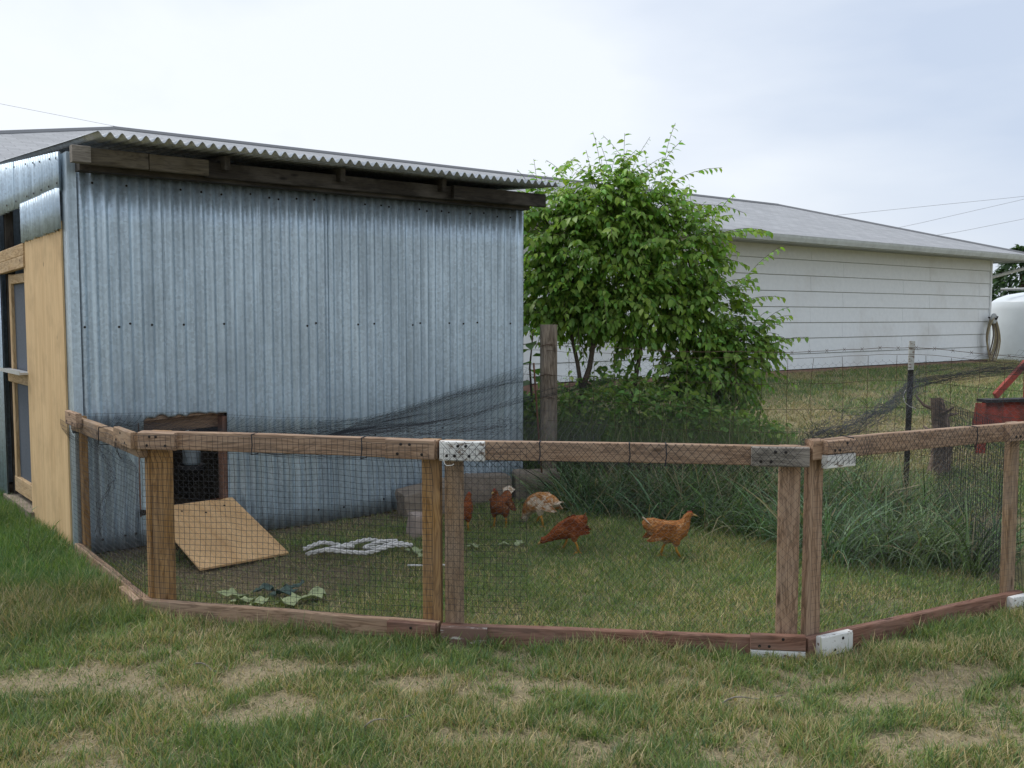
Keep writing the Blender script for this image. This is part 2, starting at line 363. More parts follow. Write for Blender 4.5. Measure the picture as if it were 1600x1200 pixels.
def np_mesh(name, V, F, mat, parent=None, cols=None, smooth=False):
    """V (n,3); F list of (m,k) index arrays of equal k per array"""
    me = bpy.data.meshes.new(name); V = np.asarray(V, np.float32)
    me.vertices.add(len(V)); me.vertices.foreach_set('co', V.ravel())
    tot = sum(a.shape[0]*a.shape[1] for a in F); npoly = sum(a.shape[0] for a in F)
    me.loops.add(tot); me.polygons.add(npoly)
    me.loops.foreach_set('vertex_index', np.concatenate([a.ravel() for a in F]).astype(np.int32))
    sizes = np.concatenate([np.full(a.shape[0], a.shape[1], np.int32) for a in F])
    st = np.concatenate([[0], np.cumsum(sizes)[:-1]]).astype(np.int32)
    me.polygons.foreach_set('loop_start', st); me.polygons.foreach_set('loop_total', sizes)
    if smooth: me.polygons.foreach_set('use_smooth', np.ones(npoly, bool))
    if cols is not None:
        at = me.attributes.new('Col', 'FLOAT_COLOR', 'POINT')
        c4 = np.ones((len(V), 4), np.float32); c4[:, :3] = cols; at.data.foreach_set('color', c4.ravel())
    me.materials.append(M[mat] if isinstance(mat, str) else mat)
    me.update(calc_edges=True); me.validate()
    o = bpy.data.objects.new(name, me); COL.objects.link(o)
    if parent: o.parent = parent
    return o
def threads(L, r, sides=3):
    """L (n,m,3) polylines -> verts, faces of thin tubes"""
    L = np.asarray(L, float); n, m, _ = L.shape
    t = np.empty_like(L); t[:, 1:-1] = L[:, 2:]-L[:, :-2]; t[:, 0] = L[:, 1]-L[:, 0]; t[:, -1] = L[:, -1]-L[:, -2]
    t /= np.linalg.norm(t, axis=2, keepdims=True)+1e-9
    mt = t.mean(axis=1, keepdims=True); ref = np.where(np.abs(mt[..., 2:3]) > 0.8, np.array([[[0.3, 0.9, 0.1]]]), np.array([[[0.05, 0.1, 1.0]]]))
    a = np.cross(t, np.broadcast_to(ref, t.shape)); a /= np.linalg.norm(a, axis=2, keepdims=True)+1e-9; b = np.cross(a, t)
    ang = 2*np.pi*np.arange(sides)/sides
    V = L[:, :, None, :]+r*(a[:, :, None, :]*np.cos(ang)[None, None, :, None]+b[:, :, None, :]*np.sin(ang)[None, None, :, None])
    idx = np.arange(n*m*sides).reshape(n, m, sides)
    F = np.stack([idx[:, :-1], np.roll(idx, -1, 2)[:, :-1], np.roll(idx, -1, 2)[:, 1:], idx[:, 1:]], -1).reshape(-1, 4)
    return V.reshape(-1, 3), F
def join(parts):
    Vs = []; Fs = []; o = 0
    for V, F in parts: Vs.append(V); Fs.append(F+o); o += len(V)
    return np.concatenate(Vs), [np.concatenate(Fs)]
def hexwire(w, h, cell=0.036):
    """hexagonal wire polylines in the XZ plane (0..w, 0..h)"""
    nw = int(w/(cell/2)); nr = int(h/(cell*0.5)); L = np.zeros((nw, nr*2, 3))
    j = np.arange(nw)[:, None]; k = np.arange(nr)[None, :]
    off = np.where((j+k) % 2 == 0, 1, -1)*cell*0.25*0.97
    L[:, 0::2, 0] = j*cell/2+cell/4+off; L[:, 1::2, 0] = L[:, 0::2, 0]
    L[:, 0::2, 2] = k*cell*0.5; L[:, 1::2, 2] = k*cell*0.5+cell*0.2
    return L
def board(name, a, b, w, t, mat, parent, up=(0, 0, 1), ch=0.004, warp=0.0):
    """timber from a to b; w along 'up', t across; local X = length (grain)"""
    a, b = Vector(a), Vector(b); d = b-a; L = d.length; X = d.normalized(); Z = Vector(up); Z = (Z-X*Z.dot(X)).normalized(); Y = Z.cross(X)
    hw, ht = w/2, t/2; ch = min(ch, ht*0.6)
    pr = [(-ht+ch, -hw), (ht-ch, -hw), (ht, -hw+ch), (ht, hw-ch), (ht-ch, hw), (-ht+ch, hw), (-ht, hw-ch), (-ht, -hw+ch)]
    ns = 1 if not warp else 6; vs = []; fs = []
    for i in range(ns+1):
        x = L*i/ns; dz = warp*math.sin(PI*i/ns); dy = random.uniform(-1, 1)*0.0015
        dw = random.uniform(-1, 1)*0.0015 if warp else 0
        vs += [(x-L/2, p+dy, q+dz+(dw if q > 0 else -dw)) for p, q in pr]
    for i in range(ns):
        for k in range(8): fs.append((i*8+k, (i+1)*8+k, (i+1)*8+(k+1) % 8, i*8+(k+1) % 8))
    fs += [tuple(range(8)), tuple(ns*8+k for k in range(8))[::-1]]
    o = mesh_obj(name, vs, fs, mat, parent)
    mt = Matrix((X, Y, Z)).transposed().to_4x4(); mt.translation = (a+b)/2
    o.matrix_basis = mt
    return o
def tag(o, label, cat=None, group=None, kind=None):
    if label: o['label'] = label
    if cat: o['category'] = cat
    if group: o['group'] = group
    if kind: o['kind'] = kind
    return o
def thing(name, label, cat, loc=(0, 0, 0), rz=0, group=None):
    o = bpy.data.objects.new(name, None); COL.objects.link(o); o.location = loc; o.rotation_euler = (0, 0, rz); o.empty_display_size = 0.1
    return tag(o, label, cat, group)
_shared = {}
def shared(name, key, maker, mat, parent, loc, rot=(0, 0, 0), scale=(1, 1, 1), smooth=False):
    if key not in _shared:
        b = maker(); me = bpy.data.meshes.new(name); me.from_pydata(b.v, [], b.f); me.materials.append(M[mat] if isinstance(mat, str) else mat)
        if smooth: me.polygons.foreach_set('use_smooth', [True]*len(me.polygons))
        me.update(); _shared[key] = me
    o = bpy.data.objects.new(name, _shared[key]); COL.objects.link(o); o.parent = parent
    o.location = loc; o.rotation_euler = rot; o.scale = scale
    return o
def screw_mesh(r=0.006):
    return MB().lathe([(r*1.25, 0), (r*1.2, r*0.35), (r*0.7, r*0.7)], n=8)

# ------------------------------------------------------------------ layout (metres; camera stands at the origin looking along +Y)
SH = np.array([-2.72, 5.95]); SA = math.atan2(0.617, 0.787); SU = np.array([math.cos(SA), math.sin(SA)]); SV = np.array([-SU[1], SU[0]])
SHED_L, SHED_D, SHED_H = 3.57, 3.0, 2.46
HU = np.array([0.79, 0.613]); HU = HU/np.linalg.norm(HU); HV = np.array([-HU[1], HU[0]]); HO = np.array([5.54, 20.0]); HA = math.atan2(HU[1], HU[0])
H_T0, H_T1, H_W, H_Z = -16.0, 9.0, 7.8, 0.40
PEN = [(-2.74, 5.93), (-1.84, 4.72), (-0.33, 4.36), (1.31, 4.15), (2.66, 4.90)]
WP, TP = np.array([0.31, 8.15]), np.array([3.05, 7.33])
def gz(x, y):
    x = np.asarray(x, float); y = np.asarray(y, float)
    z = 0.30*sstep(9.0, 19.5, y+0.25*np.abs(x-2)*0)+0.022*(fbm(x*1.3, y*1.3, 3)-0.5)*sstep(0.0, 1.0, y)
    dist = np.hypot(x, y-15)
    return z + 2.5*sstep(60, 200, dist)*(fbm(x*0.01, y*0.01, 8))
def inshed(x, y, m=0.0):
    d = np.stack([x-SH[0], y-SH[1]], -1); a = d@SU; b = d@SV
    return (a > -m) & (a < SHED_L+m) & (b > -m) & (b < SHED_D+m)
def inhouse(x, y, m=0.0):
    d = np.stack([x-HO[0], y-HO[1]], -1); a = d@HU; b = d@HV
    return (a > H_T0-m) & (a < H_T1+m) & (b > -m) & (b < H_W+m)
def seg_d(x, y, p, q):
    p = np.array(p); q = np.array(q); d = q-p; t = np.clip(((x-p[0])*d[0]+(y-p[1])*d[1])/(d@d), 0, 1)
    return np.hypot(x-p[0]-t*d[0], y-p[1]-t*d[1])
def inpen(x, y):
    poly = PEN+[tuple(TP), tuple(WP), tuple(SH+SU*SHED_L), tuple(SH)]
    c = np.zeros(np.shape(x), bool); n = len(poly)
    for i in range(n):
        (x0, y0), (x1, y1) = poly[i], poly[(i+1) % n]
        k = ((y0 > y) != (y1 > y)) & (x < (x1-x0)*(y-y0)/(y1-y0+1e-12)+x0); c ^= k
    return c
BARE = [(-1.95, 3.86, 0.62, 0.17, 1.0), (-1.35, 3.72, 0.22, 0.15, 0.8), (-1.05, 3.92, 0.3, 0.12, 0.7), (-0.9, 3.6, 0.28, 0.12, 0.7), (-2.1, 3.55, 0.3, 0.08, 0.6),
        (0.38, 3.75, 0.30, 0.10, 0.8), (0.75, 3.62, 0.25, 0.07, 0.5), (1.05, 3.5, 0.28, 0.08, 0.75), (1.45, 3.62, 0.2, 0.08, 0.6), (1.75, 3.9, 0.34, 0.1, 0.9), (0.1, 3.3, 0.3, 0.06, 0.5),
        (1.35, 3.3, 0.32, 0.07, 0.7), (2.05, 3.75, 0.2, 0.1, 0.6), (-0.45, 3.85, 0.16, 0.08, 0.6), (-1.6, 4.25, 0.25, 0.1, 0.5), (1.9, 3.35, 0.25, 0.06, 0.6), (-1.2, 3.3, 0.3, 0.06, 0.45)]
def bare(x, y):
    b = np.zeros(np.shape(x))
    for cx, cy, rx, ry, a in BARE: b = np.maximum(b, a*np.exp(-(((x-cx)/rx)**2+((y-cy)/ry)**2)))
    n = fbm(x*4.5, y*6.0, 21); n2 = fbm(x*12, y*14, 33, 3)
    near = sstep(5.0, 4.3, y)
    b = b*1.0+near*0.75*sstep(0.46, 0.66, n)
    return np.clip(sstep(0.22, 1.0, b+(n2-0.5)*0.5), 0, 1)
def soil(x, y):      # scratched brown ground beside the shed wall and round the ramp
    d = seg_d(x, y, SH, SH+SU*2.6); d2 = np.hypot((x+1.5)/1.0, (y-5.6)/0.7)
    s = np.maximum(sstep(0.75, 0.1, d), sstep(1.2, 0.3, d2)); s = np.where(inpen(x, y) | inshed(x, y, 0.1), s, s*0.0)
    return np.clip(s+(fbm(x*5, y*5, 51)-0.5)*0.9*s, 0, 1)
def thatch(x, y):
    far = sstep(8.0, 11.0, y); n = fbm(x*0.7, y*0.55, 61, 5)
    return np.clip(far*sstep(0.48, 0.63, n)+0.35*sstep(0.5, 0.65, fbm(x*3, y*3, 64)), 0, 1)

# ------------------------------------------------------------------ ground
def make_ground():
    xs = np.concatenate([[-420, -200, -100, -60, -40, -25, -16, -10], np.arange(-6, 5.001, 0.06), np.arange(5.3, 18, 0.5), [20, 25, 32, 45, 70, 120, 220, 420]])
    ys = np.concatenate([[-420, -150, -60, -25, -12, -6, -3, 0, 1.5], np.arange(2.4, 9.001, 0.05), np.arange(9.2, 30, 0.4), [32, 36, 42, 50, 65, 90, 130, 200, 420]])
    X, Y = np.meshgrid(xs, ys); Z = gz(X, Y); b = bare(X, Y); Z = Z-0.012*b-0.01*soil(X, Y)
    Z = Z+0.012*(fbm(X*7, Y*7, 5, 3)-0.5)*((Y > 2.4) & (Y < 9))
    V = np.stack([X, Y, Z], -1).reshape(-1, 3); ny, nx = X.shape
    i = np.arange(ny*nx).reshape(ny, nx); F = np.stack([i[:-1, :-1], i[:-1, 1:], i[1:, 1:], i[1:, :-1]], -1).reshape(-1, 4)
    C = np.stack([b, soil(X, Y), thatch(X, Y)], -1).reshape(-1, 3)
    o = np_mesh('ground', V, [F], 'ground', None, C, True); o['kind'] = 'structure'
make_ground()

# ------------------------------------------------------------------ white house (hip roof) behind
def make_house():
    h = thing('white_house', 'long low white lap-sided house with grey hip roof behind the tree', 'house', (HO[0], HO[1], 0), HA)
    z0 = H_Z; EX = 0.332; NC = 8; top = z0+EX*NC
    b = MB().box((H_T0+0.03, 0.024, z0), (H_T1-0.03, H_W-0.02, top+0.15)); b.build('wall_core', 'soffit', h)
    b = MB().box((H_T0, 0.0, -0.3), (H_T1, H_W, z0-0.02)); b.build('foundation', 'brick_base', h)
    th = 0.024
    prof = [(0, 0), (-th-0.010, 0), (-th-0.012, 0.006), (-0.016, EX-0.013), (0, EX-0.013)]     # lap profile: proud at its lower edge
    for c in range(NC):
        x = H_T0-0.01+(-1.2 if c % 2 else 0); L = 3.66; zc = z0+c*EX
        while x < H_T1+0.01:
            x0 = max(x, H_T0-0.01); x1 = min(x+L-0.006, H_T1+0.01)
            if x1-x0 > 0.1:
                m = MB(); m.prism([(p[0]+0.022, p[1]) for p in prof], (x0, 0, zc), (x1, 0, zc), (0, 1, 0), (0, 0, 1)); m.build('siding_board', 'siding', h)
            x += L
    for c in range(NC):      # the end wall facing right
        m = MB(); m.prism([(-p[0]-0.022, p[1]) for p in prof], (H_T1, 0.02, z0+c*EX), (H_T1, H_W, z0+c*EX), (1, 0, 0), (0, 0, 1)); m.build('siding_board', 'siding', h)
    for x in (H_T1-0.03,):
        MB().box((x, -0.035, z0), (x+0.07, 0.06, top)).build('corner_trim', 'siding', h)
    OH = 0.78; ez = top+0.06; rz = 4.52; hw = H_W/2+OH; A = H_T0-OH; B = H_T1+OH; y0 = -OH; y1 = H_W+OH; ym = H_W/2
    r0, r1 = A+hw, B-hw
    V = [(A, y0, ez), (B, y0, ez), (B, y1, ez), (A, y1, ez), (r0, ym, rz), (r1, ym, rz)]
    F = [(0, 1, 5, 4), (1, 2, 5), (2, 3, 4, 5), (3, 0, 4)]
    r = mesh_obj('roof', V, F, 'shingle', h); me = r.data; uv = me.uv_layers.new(name='UVMap')
    for pi, p in enumerate(me.polygons):
        for li in p.loop_indices:
            v = me.vertices[me.loops[li].vertex_index].co
            s = math.hypot(hw, rz-ez)/hw
            uv.data[li].uv = (v.x, (v.y-y0)*s) if pi in (0, 2) else (v.y, (B-v.x if pi == 1 else v.x-A)*s)
    caps = MB(); caps.tube([(r0, ym, rz), (r1, ym, rz)], 0.05, 6)
    for a, c in (((r1, ym, rz), (B, y0, ez)), ((r1, ym, rz), (B, y1, ez)), ((r0, ym, rz), (A, y0, ez)), ((r0, ym, rz), (A, y1, ez))): caps.tube([a, c], 0.045, 6)
    caps.build('ridge_cap', 'shingle', r)
    MB().box((A+0.03, y0+0.03, ez-0.12), (B-0.03, y1-0.03, ez-0.10)).build('soffit', 'soffit', h)
    MB().box((A, y0-0.0, ez-0.16), (B, y0+0.025, ez-0.012)).build('fascia', 'gutter', h)
    MB().box((B-0.025, y0+0.03, ez-0.16), (B, y1, ez-0.012)).build('fascia', 'gutter', h)
    gp = [(0, 0), (0, -0.11), (-0.03, -0.125), (-0.09, -0.125), (-0.12, -0.05), (-0.13, 0.0), (-0.118, 0.0), (-0.108, -0.05), (-0.085, -0.112), (-0.015, -0.112), (-0.01, 0)]
    g = MB(); g.prism(gp, (A-0.02, y0-0.004, ez-0.02), (B+0.02, y0-0.004, ez-0.02), (0, 1, 0), (0, 0, 1)); g.build('gutter', 'gutter', h)
    d = MB(); d.tube([(B-0.15, y0-0.07, ez-0.12), (B-0.15, y0-0.07, ez-0.22), (B-0.20, y0+0.05, ez-0.30), (H_T1+0.10, 0.30, ez-0.62), (H_T1+0.08, 0.38, ez-0.75), (H_T1+0.08, 0.40, 0.45)], 0.045, 8); d.build('downspout', 'white_metal', h, True)
make_house()

# ------------------------------------------------------------------ corrugated shed
PITCH = 0.0685
def corr(x): return 0.0125*np.cos(2*np.pi*np.asarray(x)/PITCH)
def corr_sheet(name, x0, x1, zs, place, mat, parent, hole=None, step=8, seed=0):
    """columns x0..x1 across the corrugation; zs(x) -> list of row heights; place(x, d, z) -> local point; hole=(xa,xb,row)"""
    n = max(2, int(round((x1-x0)/(PITCH/step)))+1); xs = np.linspace(x0, x1, n)
    rows = [zs(x) for x in xs]; m = len(rows[0]); V = []; F = []
    for i, x in enumerate(xs):
        for j in range(m):
            z = rows[i][j]; d = float(corr(x))+0.006*(float(fbm(x*1.7+seed, z*1.1, 70+seed, 2))-0.5)
            V.append(place(x, d, z))
    for i in range(n-1):
        xm = (xs[i]+xs[i+1])/2
        for j in range(m-1):
            if hole and j in hole[2] and hole[0] < xm < hole[1]: continue
            F.append((i*m+j, (i+1)*m+j, (i+1)*m+j+1, i*m+j+1))
    o = mesh_obj(name, V, F, mat, parent, True)
    s = o.modifiers.new('thickness', 'SOLIDIFY'); s.thickness = 0.0012
    return o
def make_shed():
    s = thing('chicken_shed', 'blue-grey corrugated metal chicken shed with low sloping roof', 'shed', (SH[0], SH[1], 0), SA)
    L, D, H = SHED_L, SHED_D, SHED_H
    PX0, PX1, PZ0, PZ1 = 0.41, 0.97, 0.25, 0.855
    nsh = 6; W = L/nsh
    def jag(x): return PZ1+0.005*math.sin(x*61)+0.02*(float(vnoise(x*19, 3.0, 4))-0.5)-0.02*max(0, 1-(x-PX0)/0.15)*(1 if x > PX0 else 0)
    for k in range(nsh):
        x0 = k*W-(0.03 if k else 0.0); x1 = (k+1)*W+(0.03 if k < nsh-1 else 0); off = 0.0025*(k % 2)
        tp = 0.0
        def zs(x): return [0.0+0.01*math.sin(x*3), 0.12, PZ0-0.012, PZ0, 0.55, jag(x), jag(x)+0.012, 1.2, 1.7, 2.1, H]
        o = corr_sheet('corrugated_sheet', x0, x1, zs, lambda x, d, z: (x, -d-off, z), 'galv', s, (PX0, PX1, (3, 4)), 8, k)
        for zz in (2.335, 1.45, 0.62, 0.10):
            a = math.ceil((k*W+0.01)/(PITCH*2)); b = int(((k+1)*W-0.01)/(PITCH*2))
            for q in range(a, b+1):
                x = q*PITCH*2
                if random.random() < 0.3: continue
                x += random.choice((-1, 0, 0, 1))*PITCH if 0.1 < x < L-0.1 else 0
                if zz < 1 and PX0-0.05 < x < PX1+0.05 and zz > 0.2: continue
                if zz == 0.62 and q % 2: continue
                shared('screw', 'scr_wall', lambda: screw_mesh(0.0065), 'screw', o, (x, -0.0160-off, zz+random.uniform(-.012, .012)), (PI/2, 0, 0))
    # left flank: corner flashing, upper strip, small patch, plywood, doorway with screen door
    f = MB(); f.prism([(0, -0.004), (0.0, 0.13), (-0.003, 0.13), (-0.003, -0.007), (0.05, -0.007), (0.05, -0.004)], (-0.006, -0.009, 0.0), (-0.006, -0.009, H+0.05), (1, 0, 0), (0, 1, 0)); f.build('corner_flashing', 'galv', s)
    rake = lambda y: 2.535+0.077*y
    for a, b, off in ((0.07, 0.80, 0.004), (0.76, 1.46, 0.0), (1.42, 2.14, 0.004), (2.09, 3.0, 0.0)):
        corr_sheet('flank_sheet', a, b, lambda y: [2.285+0.012*math.sin(y*40)*0.3 if y < 2.06 else 0.0, 2.4 if y < 2.06 else 1.2, rake(y)-0.02], lambda y, d, z: (-0.018-d*0.9-off, y, z), 'galv_side', s, None, 8, int(a*10))
    o = corr_sheet('flank_sheet', 2.04, 2.16, lambda y: [0.03, 1.1, 2.3], lambda y, d, z: (-0.026-d*0.6, y, z), 'galv_side', s, None, 8, 5)
    for a, b, off in ((0.10, 0.48, 0.016), (0.44, 1.20, 0.010)):
        corr_sheet('patch_sheet', a, b, lambda y: [2.045+0.006*math.sin(y*70)-0.012*y, 2.17, 2.30], lambda y, d, z: (-0.020-d*0.9-off, y, z), 'galv_side', s, None, 8, int(a*20))
    for y in (0.09, 0.3, 0.52, 0.75, 0.98, 1.3, 1.6, 1.9):
        for z in (rake(y)-0.06, 2.33): shared('screw', 'scr_wall', None, 'screw', s, (-0.036, y+random.uniform(-.03, .03), z), (0, -PI/2, 0))
    board('plywood_panel', (-0.016, 0.66, 0.02), (-0.016, 0.66, 2.10), 1.08, 0.012, 'ply', s, up=(0, 1, 0), ch=0.001).data.materials[0] = M['ply_x']
    board('door_lintel', (-0.012, 1.16, 1.985), (-0.012, 2.08, 1.965), 0.085, 0.04, 'pale_wood', s)
    board('door_lintel', (-0.014, 1.16, 1.898), (-0.014, 2.08, 1.878), 0.085, 0.04, 'pale_wood', s)
    d = thing_part('screen_door', s, (0, 0, 0))
    for a, b, w in (((0.03, 1.90, 0.20), (0.03, 1.90, 1.83), 0.075), ((0.03, 1.20, 0.20), (0.03, 1.20, 1.83), 0.06)):
        board('stile', a, b, w, 0.035, 'pale_wood', d, up=(0, 1, 0))
    board('rail', (0.026, 1.16, 0.20), (0.026, 1.94, 0.20), 0.12, 0.035, 'pale_wood', d)
    board('rail', (0.022, 1.16, 1.04), (0.022, 2.02, 1.04), 0.08, 0.04, 'pale_wood', d)
    board('rail', (0.026, 1.235, 1.79), (0.026, 1.86, 1.79), 0.07, 0.03, 'pale_wood', d)
    MB().box((0.036, 1.22, 0.25), (0.039, 1.88, 1.77)).build('fly_screen', 'screen', d)
    t = MB(); t.box((-0.075, 1.18, 1.090), (0.01, 2.0, 1.105)); t.box((-0.079, 1.18, 1.088), (-0.0755, 2.0, 1.116)); t.build('ledge_tray', 'alu', s)
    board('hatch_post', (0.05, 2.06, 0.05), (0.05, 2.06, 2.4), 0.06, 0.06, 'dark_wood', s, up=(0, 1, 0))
    b = MB(); b.box((-0.05, 1.14, -0.1), (0.08, 2.10, 0.10)); b.build('concrete_sill', 'concrete', s)
    # pop hole frame
    pf = thing_part('pop_hole_frame', s, (0, 0, 0))
    board('lintel', (PX0-0.04, 0.040, PZ1-0.022), (PX1+0.02, 0.040, PZ1+0.010), 0.028, 0.05, 'rail', pf)
    board('inner_lintel', (PX0-0.04, 0.105, PZ1-0.085), (PX1+0.02, 0.105, PZ1-0.06), 0.09, 0.035, 'rail', pf)
    board('jamb', (PX1-0.012, 0.05, PZ0-0.05), (PX1-0.012, 0.05, PZ1-0.03), 0.085, 0.036, 'redwood', pf, up=(0, 1, 0))
    board('jamb', (PX0-0.012, 0.05, PZ0-0.05), (PX0-0.012, 0.05, PZ1-0.04), 0.085, 0.036, 'redwood', pf, up=(0, 1, 0))
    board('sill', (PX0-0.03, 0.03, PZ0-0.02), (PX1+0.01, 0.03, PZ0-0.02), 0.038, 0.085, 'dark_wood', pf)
    # hidden walls and floor
    MB().box((0.03, D-0.02, 0), (L-0.03, D, 2.72)).build('back_wall', 'galv', s)
    corr_sheet('end_sheet', 0.0, D, lambda y: [0.0, 1.2, rake(y)-0.06], lambda y, d, z: (L+d-0.002, y, z), 'galv', s, None, 6, 9)
    MB().box((0.02, 0.10, 0.01), (L-0.02, D-0.03, 0.05)).build('floor', 'earth', s)
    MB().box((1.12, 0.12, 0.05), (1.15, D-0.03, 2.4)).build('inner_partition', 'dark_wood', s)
    # roof: header timbers, rafters, corrugated sheets
    rz = lambda y: 2.592+0.062*y
    rf = thing_part('roof', s, (0, 0, 0))
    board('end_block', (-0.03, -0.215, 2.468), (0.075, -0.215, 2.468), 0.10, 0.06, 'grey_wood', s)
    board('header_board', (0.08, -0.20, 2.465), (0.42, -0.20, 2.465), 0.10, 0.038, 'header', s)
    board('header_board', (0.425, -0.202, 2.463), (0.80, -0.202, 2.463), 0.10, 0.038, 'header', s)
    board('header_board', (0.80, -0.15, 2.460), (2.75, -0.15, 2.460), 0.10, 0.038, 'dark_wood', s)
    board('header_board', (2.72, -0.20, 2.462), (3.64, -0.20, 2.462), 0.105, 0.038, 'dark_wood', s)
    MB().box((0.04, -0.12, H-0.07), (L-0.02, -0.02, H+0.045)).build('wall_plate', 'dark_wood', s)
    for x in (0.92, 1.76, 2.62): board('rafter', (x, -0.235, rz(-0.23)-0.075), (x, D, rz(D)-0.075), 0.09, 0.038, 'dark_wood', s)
    for k in range(6):
        x0 = k*(3.56/6)+0.06-(0.03 if k else 0); x1 = (k+1)*(3.56/6)+0.06
        ys = [-0.43, 0.3, 1.2, 2.2, D+0.12]
        corr_sheet('roof_sheet', x0, x1, lambda x: ys, lambda x, d, y: (x, y, rz(y)+d*1.35+0.002*(k % 2)), 'galv_roof', rf, None, 8, k+20)
    return s
def thing_part(name, parent, loc):
    o = bpy.data.objects.new(name, None); COL.objects.link(o); o.parent = parent; o.location = loc; o.empty_display_size = 0.05; return o
M['ply_x'] = mat_ply('plywood_sheet', (0.58, 0.385, 0.19), (0.74, 0.53, 0.29), 0)
make_shed()
def s2w(x, y, z):       # shed frame -> world
    p = SH+SU*x+SV*y; return (p[0], p[1], z)

# ramp, waterer, stake, blocks
def make_ramp():
    r = thing('ramp', 'plywood hatch board sloping from the shed hatch down to the grass', 'ramp', s2w(0.72, -0.02, 0), SA)
    a = Vector((-0.02, -0.02, 0.258)); b = Vector((0.03, -0.80, 0.016))
    board('ramp_board', a, b, 0.58, 0.014, 'ply_ramp', r, up=(1, 0.05, 0), ch=0.001)
    for x in (-0.2, 0.16): board('hinge_strip', (x-0.04, -0.018, 0.268), (x+0.04, -0.018, 0.268), 0.02, 0.004, 'rust', r, up=(0, -0.9, 0.35))
    for x, y in ((0.02, 0.2), (-0.12, 0.13), (0.17, 0.12)):
        p = a+(b-a)*y; shared('screw', 'scr_wall', None, 'screw', r, (x, p.y, p.z+0.0075), (0.34, 0, 0))
make_ramp()
def make_waterer():
    w = thing('waterer', 'cloudy jar poultry waterer hanging just inside the shed hatch', 'waterer', s2w(0.83, 0.30, 0.47), SA)
    MB().lathe([(0.055, 0.0), (0.062, 0.01), (0.062, 0.15), (0.055, 0.18), (0.036, 0.20), (0.036, 0.215)], n=20).build('jar', 'jar', w, True)
    MB().lathe([(0.04, 0.215), (0.042, 0.218), (0.042, 0.24), (0.03, 0.245)], n=20).build('lid', 'alu', w, True)
    MB().lathe([(0.088, -0.045), (0.092, -0.045), (0.092, -0.002), (0.087, -0.002), (0.085, -0.032), (0.01, -0.034)], n=20).build('tray', 'black_steel', w, True)
    MB().tube([(0, 0, 0.245), (0, 0, 2.15)], 0.0015, 5).build('hanger_wire', 'wire', w)
make_waterer()
def rock_box(name, label, cat, c, size, rot, mat, seed, group=None):
    n = 9; V = {}; vs = []; fs = []
    rs = np.random.default_rng(seed)
    def vid(p):
        k = tuple(np.round(p, 4))
        if k not in V:
            V[k] = len(vs); q = np.array(p); r = 0.80+0.20*np.linalg.norm(q)/1.0
            e = np.sort(np.abs(q))[::-1]; q = q*(1-0.035*(e[1] > 0.88)*(e[0] > 0.88)-0.03*(e[2] > 0.88))
            nn = np.array([fbm(q[0]*2.5+q[2]*1.7+seed, q[1]*2.5-q[2]+i*7, seed+i, 3)-0.5 for i in range(3)]); q = q+nn*0.13
            vs.append(tuple(q*np.array(size)/2))
        return V[k]
    for ax in range(3):
        for sg in (-1, 1):
            for i in range(n-1):
                for j in range(n-1):
                    q = []
                    for a, b in ((i, j), (i+1, j), (i+1, j+1), (i, j+1)):
                        p = np.zeros(3); p[ax] = sg; p[(ax+1) % 3] = -1+2*a/(n-1); p[(ax+2) % 3] = -1+2*b/(n-1); q.append(vid(p))
                    fs.append(q if sg > 0 else q[::-1])
    o = mesh_obj(name, vs, fs, mat, None, False, c); o.rotation_euler = rot
    return tag(o, label, cat, group)
rock_box('concrete_block', 'tilted tan concrete block leaning by the shed wall, left of the hens', 'block', s2w(2.45, -0.24, 0.10), (0.44, 0.24, 0.24), (0.10, -0.16, SA-0.25), 'concrete', 3)
rock_box('concrete_block', 'grey-brown concrete block at the shed foot behind the upright hen', 'block', s2w(3.08, -0.10, 0.09), (0.44, 0.2, 0.26), (0, 0.03, SA-0.35), 'concrete', 5)
rock_box('concrete_block', 'brown concrete block at the shed corner, half in long grass', 'block', s2w(3.50, -0.26, 0.09), (0.38, 0.2, 0.28), (0.05, 0, SA-0.5), 'concrete', 8)
rock_box('stone', 'small pale pinkish stone just left of the double fence post', 'stone', (-0.625, 6.52, 0.07), (0.16, 0.14, 0.17), (0.1, 0.1, 0.5), 'stone_pale', 12)
st = MB(); st.tube([s2w(3.52, -0.36, -0.1), s2w(3.47, -0.33, 0.6), s2w(3.43, -0.32, 1.13)], 0.0085, 6)
tag(st.build('stake', 'rust', None, True), 'thin rusty iron stake standing by the right end of the shed', 'stake')

